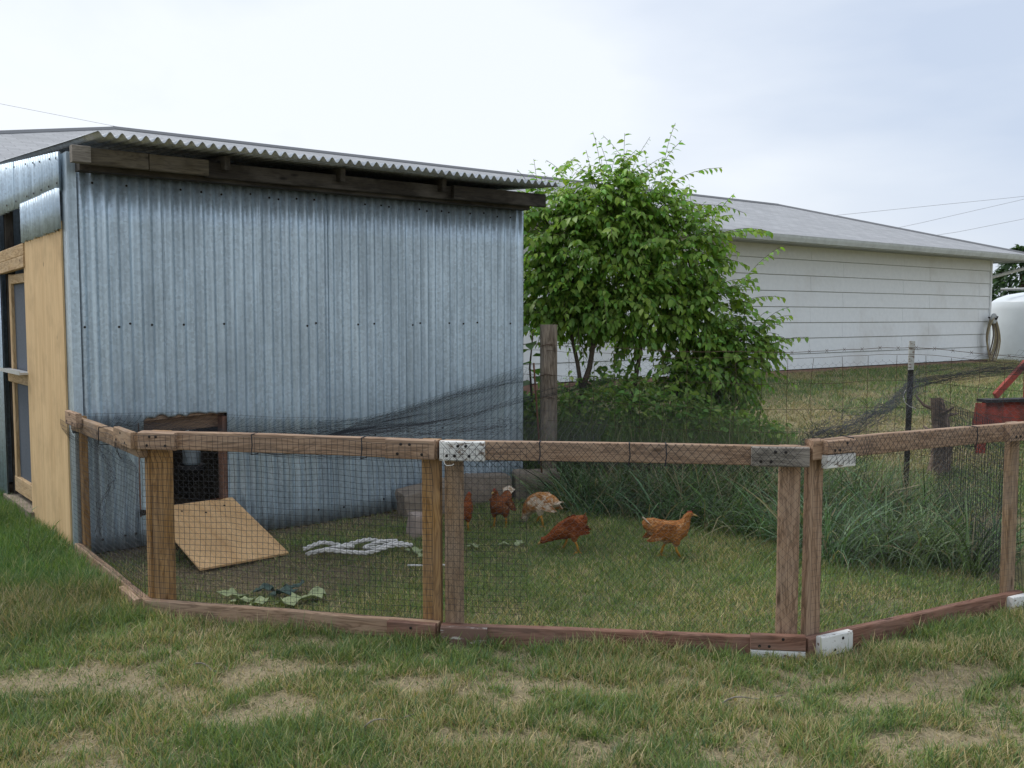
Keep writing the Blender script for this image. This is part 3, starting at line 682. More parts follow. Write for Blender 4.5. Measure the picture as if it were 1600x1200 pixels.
# ------------------------------------------------------------------ pen panels
T = 0.93
def make_panel(i, label, rail_mats, posts, blocks, diamond=False, hz=0.93):
    p, q = np.array(PEN[i]), np.array(PEN[i+1]); d = q-p; L = float(np.linalg.norm(d))-0.012; ang = math.atan2(d[1], d[0])
    r = thing('fence_panel', label, 'fence panel', (p[0], p[1], float(gz(*p))), ang, 'wood and netting panels round the hen run')
    tr, br = rail_mats
    board('top_rail', (0.0, 0.019, hz-0.045), (L, 0.019, hz-0.045), 0.089, 0.038, tr, r, warp=0.003)
    board('bottom_rail', (0.0, 0.019, 0.04), (L, 0.019, 0.04), 0.089, 0.038, br, r, warp=0.002)
    for x, mt, w in posts:
        board('post', (x, 0.0585, 0.0), (x, 0.0585, hz-0.003), w, 0.038, mt, r, up=(1, 0, 0))
    for x0, x1, z0, z1, y0, mt, ns in blocks:
        if z0 > 0.5 and i: z0, z1 = z0+hz-T, z1+hz-T
        b = board('corner_block', (x0, y0, (z0+z1)/2), (x1, y0, (z0+z1)/2), z1-z0, 0.034, mt, r)
        for k in range(ns):
            sx = x0+(x1-x0)*(0.16+0.68*((k*0.37+0.13*i) % 1)); sz = (z0+z1)/2+(z1-z0)*(0.26 if k % 2 else -0.24)
            shared('screw', 'scr_board', lambda: screw_mesh(0.0058), 'screw', r, (sx, y0-0.0165, sz), (PI/2, 0, 0))
    # black netting stretched over the outside
    NR = (0.0010, 0.0010, 0.00042, 0.00045)[i]
    c = 0.0285; z0, z1 = 0.10, hz+0.004
    def ny(x, z): 
        ed = np.minimum(x, L-x); y = -0.040*np.clip(sstep(hz-0.16, hz-0.05, z)+0*x, 0, 1)*sstep(0.36, 0.22, ed)-0.004-0.016*sstep(hz-0.2, hz-0.05, z)
        return y+0.012*(fbm(x*3+i*9, z*3, 90+i, 2)-0.5)*sstep(hz-0.05, hz-0.25, z)
    def wob(x, z): return x+0.010*(fbm(x*5, z*4, 100+i, 3)-0.5)*2, z+0.010*(fbm(x*5+7, z*5, 120+i, 3)-0.5)*2
    parts = []
    if not diamond:
        xs = np.arange(0.005, L, c); zs = np.arange(z0, z1+0.001, c)
        X, Z = np.meshgrid(xs, zs, indexing='ij'); X2, Z2 = wob(X, Z); Z2 = np.minimum(Z2, z1)
        P = np.stack([X2, ny(X2, Z2), Z2], -1); parts.append(threads(P, NR)); parts.append(threads(P.transpose(1, 0, 2), NR))
        kx = P.reshape(-1, 3)
    else:
        cc = c*1.32; nn = int((L+(z1-z0))/cc)
        for sg in (1, -1):
            for k in range(-int((z1-z0)/cc)-1, nn):
                t = np.linspace(0, 1, 30); Zl = z0+(z1-z0)*t; Xl = k*cc+sg*(Zl-z0)*0.95+(0 if sg > 0 else (z1-z0))
                m = (Xl > 0.002) & (Xl < L-0.002)
                if m.sum() < 4: continue
                a, bq = np.nonzero(m)[0][[0, -1]]; tt = np.linspace(t[a], t[bq], 30); Zl = z0+(z1-z0)*tt; Xl = k*cc+sg*(Zl-z0)*0.95+(0 if sg > 0 else (z1-z0))
                X2, Z2 = wob(Xl, Zl); X2 = np.clip(X2, 0.002, L-0.002); Z2 = np.minimum(Z2, z1)
                parts.append(threads(np.stack([X2, ny(X2, Z2), Z2], -1)[None], NR))
    if i >= 2:      # the net lies doubled over the rail; on the middle panel also over the left end
        rr = np.arange(-4, int(L/0.036)+5)
        for sg in (1, -1):
            for k in rr:
                Zl = np.linspace(hz-0.115, z1, 6); Xl = k*0.036+sg*(Zl-hz+0.1)*0.9
                if Xl.min() < 0.003 or Xl.max() > L-0.003: continue
                parts.append(threads(np.stack([Xl, ny(Xl, Zl)-0.003, Zl], -1)[None], 0.0010))
    if i == 2:
        xs = np.arange(0.005, 0.42, c); zs = np.arange(0.15, z1+0.001, c); X, Z = np.meshgrid(xs, zs, indexing='ij'); X2, Z2 = wob(X, Z); X2 = np.maximum(X2, 0.002); Z2 = np.minimum(Z2, z1)
        P = np.stack([X2, ny(X2, Z2)-0.004, Z2], -1); parts.append(threads(P, 0.00085)); parts.append(threads(P.transpose(1, 0, 2), 0.00085))
    V, F = join(parts); np_mesh('netting', V, F, 'net', r)
    H = hexwire(L-0.03, hz-0.12, 0.036); H[..., 0] += 0.015; H[..., 2] += 0.06; H[..., 1] = 0.086+0.01*(fbm(H[..., 0]*3, H[..., 2]*3, 130+i, 2)-0.5)
    V, F = threads(H, 0.0003); np_mesh('chicken_wire', V, [F], 'hexwire', r)
    # twine ties round the top rail
    for x in {0: (0.8,), 1: (0.62, 1.18), 2: (0.46, 0.86, 1.02), 3: (0.22, 1.08)}[i]:
        pth = [(x, -0.026, hz+0.002), (x+0.004, -0.028, hz-0.05), (x-0.004, -0.026, hz-0.095), (x+0.002, 0.03, hz-0.097), (x, 0.05, hz-0.05), (x, 0.03, hz+0.003), (x, -0.026, hz+0.002)]
        MB().tube(pth, 0.0028, 5).build('twine_tie', 'net', r)
    return r, L
make_panel(0, 'short side panel of the hen run meeting the shed corner', ('post_grey', 'rail'), ((0.05, 'post', 0.07), (1.46, 'post', 0.06)),
           ((0.02, 0.30, T-0.087, T-0.003, -0.0175, 'rail', 3), (1.14, 1.47, T-0.086, T-0.002, -0.0175, 'post_grey', 3), (1.16, 1.46, 0.0, 0.082, -0.0175, 'rail', 2)), hz=0.89)
make_panel(1, 'front panel of the hen run before the ramp, orange-brown posts', ('rail', 'rail'), ((0.08, 'post', 0.105), (1.495, 'post', 0.089)),
           ((0.01, 0.21, T-0.088, T-0.002, -0.0175, 'rail', 4), (1.30, 1.535, T-0.088, T+0.002, -0.0175, 'rail', 4), (1.30, 1.535, -0.012, 0.086, -0.0175, 'redwood', 3)), hz=0.938)
make_panel(2, 'middle front panel of the hen run with white-painted left corner block', ('rail', 'redwood'), ((0.055, 'post_grey', 0.085), (1.565, 'rail', 0.092)),
           ((0.005, 0.21, T-0.089, T+0.001, -0.0175, 'white_chip', 5), (1.39, 1.635, T-0.087, T-0.002, -0.0175, 'grey_wood', 4),
            (0.005, 0.22, -0.015, 0.083, -0.0175, 'white_worn', 0), (1.40, 1.635, 0.040, 0.108, -0.0175, 'redwood', 3), (1.402, 1.635, -0.03, 0.038, -0.0165, 'white_chip', 0)), True, hz=0.942)
make_panel(3, 'right angled panel of the hen run with two small white blocks', ('rail', 'redwood'), ((0.07, 'rail', 0.085), (1.49, 'post_grey', 0.075)),
           ((0.055, 0.23, T-0.062, T-0.003, -0.0175, 'rail', 3), (0.055, 0.23, T-0.125, T-0.066, -0.016, 'white_chip', 0), (0.045, 0.24, 0.0, 0.092, -0.0175, 'white_chip', 2),
            (1.33, 1.53, T-0.088, T+0.004, -0.0175, 'rail', 3), (1.40, 1.56, -0.02, 0.075, -0.0175, 'white_chip', 0)), hz=0.966)

# small bits of white string and hooks on the panels
def string_bit(label, pts, r=0.002, mat='rope'):
    b = MB(); b.tube(pts, r, 6); tag(b.build('string', mat, None, True), label, 'string')
string_bit('white wire hook on the white-painted block of the middle panel', [(-0.305, 4.312, 0.90), (-0.30, 4.305, 0.885), (-0.31, 4.30, 0.865), (-0.305, 4.30, 0.842), (-0.295, 4.30, 0.832), (-0.27, 4.30, 0.834), (-0.262, 4.302, 0.84)])
string_bit('bit of white string looped on the dark metal fence post', [(2.98, 7.24, 0.95), (2.95, 7.22, 0.92), (2.96, 7.21, 0.86), (3.0, 7.21, 0.83), (3.06, 7.25, 0.81)], 0.004)
string_bit('white hook at the right end of the right panel', [(2.59, 4.86, 0.90), (2.61, 4.85, 0.905), (2.615, 4.85, 0.885), (2.64, 4.86, 0.86), (2.66, 4.87, 0.845)], 0.003)

# ------------------------------------------------------------------ overhead netting and side netting
def interp_path(pts, n):
    pts = np.array(pts, float); d = np.concatenate([[0], np.cumsum(np.linalg.norm(np.diff(pts, axis=0), axis=1))]); t = np.linspace(0, d[-1], n)
    return np.stack([np.interp(t, d, pts[:, k]) for k in range(3)], -1)
def make_overnet():
    zt = 0.925
    front = [(PEN[0][0], PEN[0][1], 0.87), (PEN[1][0]+.02, PEN[1][1]+.02, 0.90), (PEN[2][0], PEN[2][1]+.02, zt), (PEN[3][0], PEN[3][1]+.02, zt+0.02), (PEN[4][0], PEN[4][1], zt+0.035)]
    sb = lambda x, z: s2w(x, -0.02, z)
    back = [sb(0.0, 0.90), sb(0.65, 0.875), sb(1.3, 0.80), sb(2.0, 0.745), sb(2.4, 0.815), sb(3.0, 0.95), sb(3.55, 1.085), (WP[0], WP[1]-0.1, 1.02), (1.6, 7.72, 0.92), (TP[0], TP[1]-0.06, 0.98), (3.6, 7.1, 1.0)]
    ns, nt = 185, 82
    A = interp_path(front, ns); B = interp_path(back, ns); t = np.linspace(0, 1, nt)
    P = A[:, None]*(1-t)[None, :, None]+B[:, None]*t[None, :, None]
    s = np.linspace(0, 1, ns)[:, None]; tt = t[None]
    sag = 0.10*np.sin(np.pi*np.clip(tt, 0, 1))**0.55
    P[..., 2] -= sag*(1-0.2*s)+0.05*(fbm(P[..., 0]*1.6, P[..., 1]*1.6, 141, 3)-0.5)*np.sin(np.pi*tt)
    P[..., 0] += 0.03*(fbm(P[..., 0]*2.2, P[..., 1]*2.2, 142, 3)-0.5); P[..., 1] += 0.03*(fbm(P[..., 0]*2.2+9, P[..., 1]*2.2, 143, 3)-0.5)
    o = thing('bird_netting', 'black bird netting sagging over the top of the hen run', 'netting')
    a, c = P[:112], P[111:]
    V, F = join([threads(a, 0.0008), threads(a.transpose(1, 0, 2), 0.0008), threads(c, 0.00035), threads(c.transpose(1, 0, 2), 0.00035)]); np_mesh('net_sheet', V, F, 'net', o)
    # gathered folds: bundles of twine
    def fold(pts, rad, n, seed):
        c = interp_path(pts, 60); rs = np.random.default_rng(seed); L = []
        for k in range(n):
            a = rs.uniform(0, 2*np.pi); ph = rs.uniform(0, 6.28); u = np.linspace(0, 1, 60); rr = rad*np.sqrt(rs.uniform(0.05, 1))*(0.6+0.6*np.sin(u*rs.uniform(5, 14)+ph)**2)
            al = a+np.sin(u*rs.uniform(3, 9)+ph)*1.2
            q = c.copy(); q[:, 2] += rr*np.sin(al); q[:, 0] += rr*np.cos(al)*0.7; q[:, 1] += rr*np.cos(al)*0.7; jt = rs.normal(0, rad*0.5, q.shape); jt[2:-2] = (jt[:-4]+jt[1:-3]+jt[2:-2]+jt[3:-1]+jt[4:])/5; q += jt; L.append(q)
        V, F = threads(np.array(L), 0.0008); np_mesh('net_fold', V, [F], 'net', o)
    fold([(1.31, 4.2, 0.95), (1.75, 5.0, 0.90), (2.35, 6.0, 0.92), (2.98, 7.2, 0.99), (3.6, 7.25, 1.10), (4.7, 7.0, 1.16)], 0.05, 44, 1)
    fold([(1.31, 4.2, 0.95), (1.8, 5.0, 0.94), (2.5, 6.0, 0.99), (3.1, 7.2, 1.07), (3.9, 7.1, 1.18)], 0.10, 26, 8)
    fold([s2w(1.5, -0.3, 0.76), s2w(2.0, -0.14, 0.735), s2w(2.45, -0.1, 0.80), s2w(3.0, -0.06, 0.90), s2w(3.55, -0.05, 0.98)], 0.02, 8, 2)
    fold([s2w(1.0, -0.9, 0.80), s2w(2.0, -0.5, 0.72), s2w(2.6, -0.25, 0.70), s2w(3.1, -0.18, 0.76), s2w(3.6, -0.2, 0.86), (0.9, 7.9, 1.0)], 0.03, 12, 3)
    fold([(PEN[1][0]+0.1, PEN[1][1]+0.25, 0.85), (-1.2, 4.95, 0.80), (-0.3, 4.75, 0.805), (0.6, 4.62, 0.80), (1.2, 4.5, 0.83)], 0.022, 24, 4)
    fold([(-2.4, 5.75, 0.83), (-1.6, 5.6, 0.80), (-0.8, 5.75, 0.78), (0.0, 6.2, 0.79)], 0.05, 16, 5)
    fold([(PEN[0][0]+0.12, PEN[0][1]-0.15, 0.84), (-2.30, 5.42, 0.70), (-2.22, 5.3, 0.62), (-2.3, 5.42, 0.52), (-2.42, 5.58, 0.40), (-2.46, 5.62, 0.2)], 0.03, 7, 6)
make_overnet()
def make_sidenet():
    o = thing('wire_mesh_side', 'wire and netting side of the run from right end post back to wire fence', 'netting')
    a = np.array([PEN[4][0]+0.0, PEN[4][1]+0.05]); b = np.array([3.24, 7.25]); L = float(np.linalg.norm(b-a)); d = (b-a)/L
    parts = []
    for k, (c, off) in enumerate(((0.04, 0.0), (0.033, 0.035), (0.05, 0.07))):
        xs = np.arange(0, L, c*1.6); zs = np.arange(0.05, 0.93, c); X, Z = np.meshgrid(xs, zs, indexing='ij')
        X2 = X+0.03*(fbm(X*3, Z*3, 150+k, 3)-0.5); Z2 = Z+0.02*(fbm(X*3+5, Z*3, 153+k, 3)-0.5); Y2 = off+0.05*(fbm(X*2, Z*2, 156+k, 3)-0.5)
        P = np.stack([a[0]+d[0]*X2-d[1]*Y2, a[1]+d[1]*X2+d[0]*Y2, Z2], -1)
        parts += [threads(P, 0.0011), threads(P.transpose(1, 0, 2), 0.0011)]
    V, F = join(parts); np_mesh('mesh_sheet', V, F, 'net', o)
make_sidenet()

# ------------------------------------------------------------------ wire fence
def make_wire_fence():
    fz = thing('wire_fence', 'old woven wire field fence strung along the back of the run', 'fence', (WP[0], WP[1], 0), 0)
    def rel(p): return (p[0]-WP[0], p[1]-WP[1], p[2])
    # weathered timber post
    po = board('timber_post', (0, 0, -0.3), (0.0, 0, 1.44), 0.135, 0.12, 'old_post', fz, up=(1, 0.1, 0), ch=0.018, warp=0.002)
    po['label'] = 'weathered grey-brown square timber post beside the shed'
    tp = MB(); bx, by, _ = rel((TP[0], TP[1], 0))
    tp.prism([(-0.021, -0.003), (0.021, -0.003), (0.021, 0.003), (0.004, 0.004), (0.004, 0.04), (-0.004, 0.04), (-0.004, 0.004), (-0.021, 0.003)], (bx-0.02, by, -0.3), (bx, by, 1.10), (1, 0.1, 0), (-0.1, 1, 0))
    for z in np.arange(0.1, 1.1, 0.055): tp.box((bx-0.012-0.02*(1-z/1.1), by-0.012, z), (bx+0.012-0.02*(1-z/1.1), by-0.004, z+0.012))
    t1 = tp.build('metal_post', 'fence_paint', fz); t1['label'] = 'dark metal T-shaped post with pale painted top'
    tt = MB(); tt.prism([(-0.0215, -0.0035), (0.0215, -0.0035), (0.0215, 0.0035), (0.0045, 0.0045), (0.0045, 0.0405), (-0.0045, 0.0405), (-0.0045, 0.0045), (-0.0215, 0.0035)], (bx, by, 1.10), (bx+0.004, by, 1.32), (1, 0.1, 0), (-0.1, 1, 0)); tt.build('painted_tip', 'tip_paint', t1)
    ext = np.array([6.2, 6.5]); line = [s2w(SHED_L, 0.1, 0)[:2], tuple(WP+np.array([0, -0.07])), tuple(TP+np.array([0, -0.012])), tuple(ext)]
    def pt(x):
        xs = [p[0] for p in line]; return np.interp(x, xs, [p[1] for p in line])
    def wirez(x, z, k): 
        sag = -0.05*np.sin(np.pi*np.clip((x-WP[0])/(TP[0]-WP[0]), 0, 1)); sag = sag-0.10*np.sin(np.pi*np.clip((x-TP[0])/(ext[0]-TP[0]), 0, 1))
        return z+sag+0.012*(fbm(x*4+k*3, x*0+k, 170+k, 3)-0.5)*2
    xs = np.linspace(line[0][0], ext[0], 120); hs = [1.275, 1.225, 1.02, 0.82, 0.63, 0.46, 0.32, 0.2, 0.1]
    for k, z in enumerate(hs):
        P = np.stack([xs-WP[0], pt(xs)-WP[1], wirez(xs, z+0.0*xs, k if k > 1 else 0)], -1)[None]
        V, F = threads(P, 0.0022 if k == 0 else 0.0016, 5); np_mesh('wire_strand', V, [F], 'wire_rust', fz)
    # barbs on the top strand
    bb = MB()
    for x in np.arange(line[0][0]+0.05, ext[0], 0.125):
        c = Vector((x-WP[0], float(pt(x))-WP[1], float(wirez(np.array(x), 1.275, 0)))); bb.tube([c+Vector((0.012, 0, 0.014)), c+Vector((-0.012, 0, -0.014))], 0.0014, 4); bb.tube([c+Vector((-0.010, 0, 0.014)), c+Vector((0.012, 0, -0.012))], 0.0014, 4)
    bb.build('barbs', 'wire_rust', fz)
    for x in np.arange(0.47, ext[0], 0.19):
        x = x+random.uniform(-.02, .02); z = np.linspace(0.08, 1.22, 10); xx = x+0.02*(fbm(z*3+x*9, z*0, 180, 2)-0.5)*2
        P = np.stack([xx-WP[0], pt(xx)-WP[1], wirez(xx, z, 0)], -1)[None]; V, F = threads(P, 0.0016, 4); np_mesh('stay_wire', V, [F], 'wire_rust', fz)
    H = hexwire(5.7, 1.1, 0.05); H[..., 0] += 0.45; X = H[..., 0].copy(); Z = H[..., 2]+0.1
    H[..., 1] = pt(X)-WP[1]+0.006; H[..., 2] = wirez(X, Z, 0); H[..., 0] = X-WP[0]; V, F = threads(H, 0.0006); np_mesh('chicken_wire', V, [F], 'wire', fz)
    for z in (1.27, 1.02, 0.83): MB().tube([(-0.07, -0.075, z-0.012), (-0.02, -0.078, z+0.004), (0.03, -0.074, z-0.006)], 0.003, 5).build('staple_wire', 'wire_rust', fz)
make_wire_fence()

# ------------------------------------------------------------------ tank, hose, red implement, stump, cables
def make_tank():
    t = thing('water_tank', 'big white plastic water tank standing beyond the house corner', 'water tank', (15.0, 27.2, float(gz(15.0, 27.2))))
    R = 1.32; H = 1.62
    prof = [(R, -0.05)]
    for k in range(9):
        z = k*H/8; prof += [(R+0.004*(k % 2), z)]
    prof += [(R-0.03, H+0.04), (R-0.16, H+0.13), (R-0.4, H+0.22), (R-0.75, H+0.28), (0.32, H+0.31)]
    MB().lathe(prof, n=56).build('tank_body', 'poly', t, True)
    MB().lathe([(0.30, H+0.29), (0.31, H+0.42), (0.28, H+0.45)], n=24).build('lid', 'poly_lid', t, True)
    MB().tube([(-R-0.05, -0.3, H+0.36), (-0.3, -0.9, H+0.37), (R+0.2, -0.9, H+0.36)], 0.035, 8).build('overflow_pipe', 'poly_lid', t, True)
make_tank()
def make_hose():
    p = HO+HU*(H_T1-0.16)-HV*0.12; h = thing('garden_hose', 'tan garden hose coiled on a hook at the house corner', 'hose', (p[0], p[1], 0.0), HA)
    for k in range(6):
        w = 0.17+0.03*k-random.uniform(0, .03); dr = 0.95+0.06*k; pts = []
        for j in range(25):
            a = 2*PI*j/24; pts.append((w*math.sin(a)+random.uniform(-.006, .006), -0.02*k+0.02*math.sin(3*a), 1.50-dr/2+dr/2*math.cos(a)-(0.05 if abs(math.sin(a)) < 0.3 and math.cos(a) < 0 else 0)))
        MB().tube(pts, 0.019, 6).build('hose_loop', 'hose' if k % 3 else 'hose_dark', h, True)
    m = MB(); m.tube([(0, 0.06, 1.50), (0, -0.16, 1.46), (0, -0.18, 1.53)], 0.025, 8); m.build('hook', 'black_steel', h)
    MB().lathe([(0.12, 0), (0.14, 0.02), (0.14, 0.05), (0.12, 0.07)], n=18).build('hook_drum', 'poly_lid', h).matrix_basis = Matrix.Translation((0, -0.05, 1.47)) @ Matrix.Rotation(PI/2, 4, 'X')
make_hose()
def make_scraper():
    s = thing('farm_scraper', 'faded red steel farm scraper blade parked behind the wire fence', 'implement', (5.62, 9.9, float(gz(5.62, 9.9))), math.radians(14))
    m = MB(); n = 10; V = []; W = 0.85
    for k in range(n):
        a = -0.55+1.25*k/(n-1); V += [(0.30*(1-math.cos(a))-0.02, 0.36+0.30*math.sin(a))]
    prof = V+[(x+0.012, z) for x, z in V[::-1]]
    m.prism(prof, (-W, 0, 0.10), (W, 0, 0.10), (0, 1, 0), (0, 0, 1)); m.build('blade', 'red', s)
    MB().box((-W-0.01, -0.05, 0.635), (W+0.01, 0.11, 0.665)).build('top_bar', 'black_steel', s)
    for x in (-W-0.012, W): MB().prism([(-0.03, 0.12), (0.10, 0.10), (0.16, 0.40), (0.12, 0.62), (-0.02, 0.63)], (x, 0, 0), (x+0.012, 0, 0), (0, 1, 0), (0, 0, 1)).build('end_plate', 'red', s)
    MB().prism([(-.035, -.035), (.035, -.035), (.035, .035), (-.035, .035)], (-0.58, 0.18, 0.68), (-0.10, 0.30, 1.02), (0.3, 0.9, 0), (-0.5, 0, 0.8)).build('brace', 'red', s)
    MB().prism([(-.035, -.035), (.035, -.035), (.035, .035), (-.035, .035)], (0.58, 0.18, 0.68), (0.10, 0.30, 1.02), (0.3, 0.9, 0), (0.5, 0, 0.8)).build('brace', 'red', s)
    for x in (-0.09, 0.06): MB().box((x, 0.24, 0.62), (x+0.035, 0.34, 1.12)).build('mast', 'red', s)
    MB().tube([(-0.12, 0.29, 1.06), (0.14, 0.29, 1.06)], 0.018, 8).build('hitch_pin', 'black_steel', s)
    c = MB()
    for k in range(9):
        pts = [(0.10+0.05*k+0.02*math.cos(2*PI*j/8), -0.06+0.012*math.sin(2*PI*j/8)*(k % 2), 0.52-0.008*k+0.012*math.sin(2*PI*j/8)*((k+1) % 2)+0.0) for j in range(9)]
        c.tube(pts, 0.004, 5)
    c.build('chain', 'alu', s)
make_scraper()
def make_stump():
    s = thing('stump', 'gnarled brown old stump left of the red scraper blade', 'stump', (4.05, 9.1, float(gz(4.05, 9.1))))
    rs = np.random.default_rng(5); V = []; F = []; n = 14; m = 9
    for j in range(m):
        z = 0.72*j/(m-1)
        for k in range(n):
            a = 2*PI*k/n; r = (0.095-0.05*z)*(1+0.8*(fbm(np.array(math.cos(a)*1.6+z), np.array(math.sin(a)*1.6+z*3), 190, 3)-0.5)*2)
            V.append((r*math.cos(a)+0.05*math.sin(z*5), r*math.sin(a), z-0.02+0.06*float(fbm(np.array(a), np.array(z), 3))*(j == m-1)))
    for j in range(m-1):
        for k in range(n): F.append((j*n+k, j*n+(k+1) % n, (j+1)*n+(k+1) % n, (j+1)*n+k))
    F.append(tuple((m-1)*n+k for k in range(n))); mesh_obj('stem', V, F, 'stump', s)
    for k in range(5):
        a = rs.uniform(0, 6.28); z = rs.uniform(0.35, 0.62); MB().tube([(0, 0, z), (0.12*math.cos(a), 0.12*math.sin(a), z+0.05), (0.2*math.cos(a), 0.2*math.sin(a), z+0.16*rs.uniform(0.2, 1))], [0.022, 0.016, 0.008], 6).build('snag', 'stump', s)
make_stump()
for nm, pts in (('thin power cable crossing the sky at far left', [(-48, 60, 17.9), (-32, 60, 14.7), (-24, 60, 13.15), (-16, 60, 11.5), (-6, 60, 9.6)]),
                ('upper power cable crossing the sky at far right', [(14, 60, 7.2), (21, 60, 7.9), (32, 60, 9.0), (52, 60, 11.6)]),
                ('middle power cable running up across the sky at right', [(17, 62, 5.6), (26, 62, 7.5), (33, 62, 9.1), (52, 62, 13.9)]),
                ('lowest power cable crossing the sky at right', [(19, 60, 5.5), (27.7, 60, 6.8), (32, 60, 7.65), (52, 60, 12.0)])):
    pts = interp_path(pts, 24); b = MB(); b.tube(pts, 0.011, 5); tag(b.build('power_cable', 'cable', None, True), nm, 'cable')

# ------------------------------------------------------------------ vegetation helpers
LEAF = np.array([(0, 0, 0), (0.26, 0.27, 0.05), (0.30, 0, -0.01), (0.26, -0.27, 0.05), (0.60, 0.25, -0.02), (0.62, 0, -0.08), (0.60, -0.25, -0.02), (1.0, 0, -0.26)])
LF3 = np.array([(0, 2, 1), (0, 3, 2), (4, 5, 7), (5, 6, 7)]); LF4 = np.array([(1, 2, 5, 4), (2, 3, 6, 5)])
def leaf_cloud(P, D, L, W, roll, rng):
    """P,D (n,3): base, direction; returns V,F"""
    D = D/(np.linalg.norm(D, axis=1, keepdims=True)+1e-9); up = np.tile(np.array([[0, 0, 1.0]]), (len(D), 1))
    S = np.cross(up, D); nn = np.linalg.norm(S, axis=1, keepdims=True); S = np.where(nn > 0.05, S/(nn+1e-9), np.array([[1.0, 0, 0]])); U = np.cross(D, S)
    c, s = np.cos(roll)[:, None], np.sin(roll)[:, None]; S2 = S*c+U*s; U2 = U*c-S*s
    V = P[:, None]+L[:, None, None]*(D[:, None]*LEAF[None, :, 0:1]+U2[:, None]*LEAF[None, :, 2:3])+(L*W)[:, None, None]*S2[:, None]*LEAF[None, :, 1:2]
    o = (np.arange(len(P))*8)[:, None, None]
    return V.reshape(-1, 3), [(LF3[None]+o).reshape(-1, 3), (LF4[None]+o).reshape(-1, 4)]
def blades(name, P, h, w, az, lean, curl, col, mat='grass', seg=2, parent=None, flat=False):
    """P (n,3) roots; each blade a tapering bent ribbon of seg segments"""
    n = len(P); t = np.linspace(0, 1, seg+1); dx, dy = np.cos(az), np.sin(az); fa = az+RNG.uniform(-1.3, 1.3, n)+np.pi/2
    sx, sy = np.cos(fa), np.sin(fa); V = np.zeros((n, 2*seg+1, 3)); C = np.zeros((n, 2*seg+1, 3))
    for k in range(seg+1):
        u = t[k]; ang = lean+curl*u; hor = h*u*np.sin(ang*0.5+lean*0.5); ver = h*u*np.cos(np.minimum(ang*0.5+lean*0.5, 1.7))
        c = np.stack([P[:, 0]+dx*hor, P[:, 1]+dy*hor, P[:, 2]+ver], -1); ww = w*(1-u**1.6)*0.5
        f = 0.8+0.3*u
        if k < seg:
            o = np.stack([sx*ww, sy*ww, 0*ww], -1); V[:, 2*k] = c-o; V[:, 2*k+1] = c+o; C[:, 2*k] = col; C[:, 2*k+1] = col
        else: V[:, 2*seg] = c; C[:, 2*seg] = col
    b = (np.arange(n)*(2*seg+1))[:, None]; F4 = [np.concatenate([b+2*k, b+2*k+1, b+2*k+3, b+2*k+2], 1) for k in range(seg-1)]
    F3 = np.concatenate([b+2*seg-2, b+2*seg-1, b+2*seg], 1)
    Fs = ([np.concatenate(F4)] if F4 else [])+[F3]
    return np_mesh(name, V.reshape(-1, 3), Fs, mat, parent, C.reshape(-1, 3), False)
GREENS = np.array([(0.145, 0.225, 0.065), (0.110, 0.185, 0.070), (0.185, 0.255, 0.075), (0.092, 0.165, 0.080), (0.225, 0.265, 0.11)])
def grass_cols(n, dry, rng, x=None, y=None):
    c = GREENS[rng.integers(0, 5, n)]*rng.uniform(0.75, 1.2, (n, 1))
    if x is not None: c = c*(0.8+0.45*fbm(x*2.2, y*2.2, 201, 3))[:, None]
    dd = dry if x is None else dry*(0.35+1.9*sstep(0.42, 0.62, fbm(x*3.1, y*3.1, 205, 3))); d = rng.uniform(0, 1, n) < dd; c[d] = np.array([0.42, 0.36, 0.21])*rng.uniform(0.7, 1.25, (d.sum(), 1)); return c
def infrust(x, y, m=0.10):
    return (np.abs(x) < (0.5334+m)*y+0.35)
def scatter(x0, x1, y0, y1, dens, rng, tuft=7, sig=0.022):
    n = int((x1-x0)*(y1-y0)*dens/tuft); cx = rng.uniform(x0, x1, n); cy = rng.uniform(y0, y1, n)
    k = infrust(cx, cy); cx, cy = cx[k], cy[k]
    x = np.repeat(cx, tuft)+rng.normal(0, sig, len(cx)*tuft); y = np.repeat(cy, tuft)+rng.normal(0, sig, len(cx)*tuft)
    return x, y, np.repeat(rng.uniform(0, 1, len(cx)), tuft)
def railkeep(x, y):
    m = np.ones(len(x), bool)
    for i in range(4): m &= ~(seg_d(x, y, PEN[i], PEN[i+1]) < 0.022)
    return m
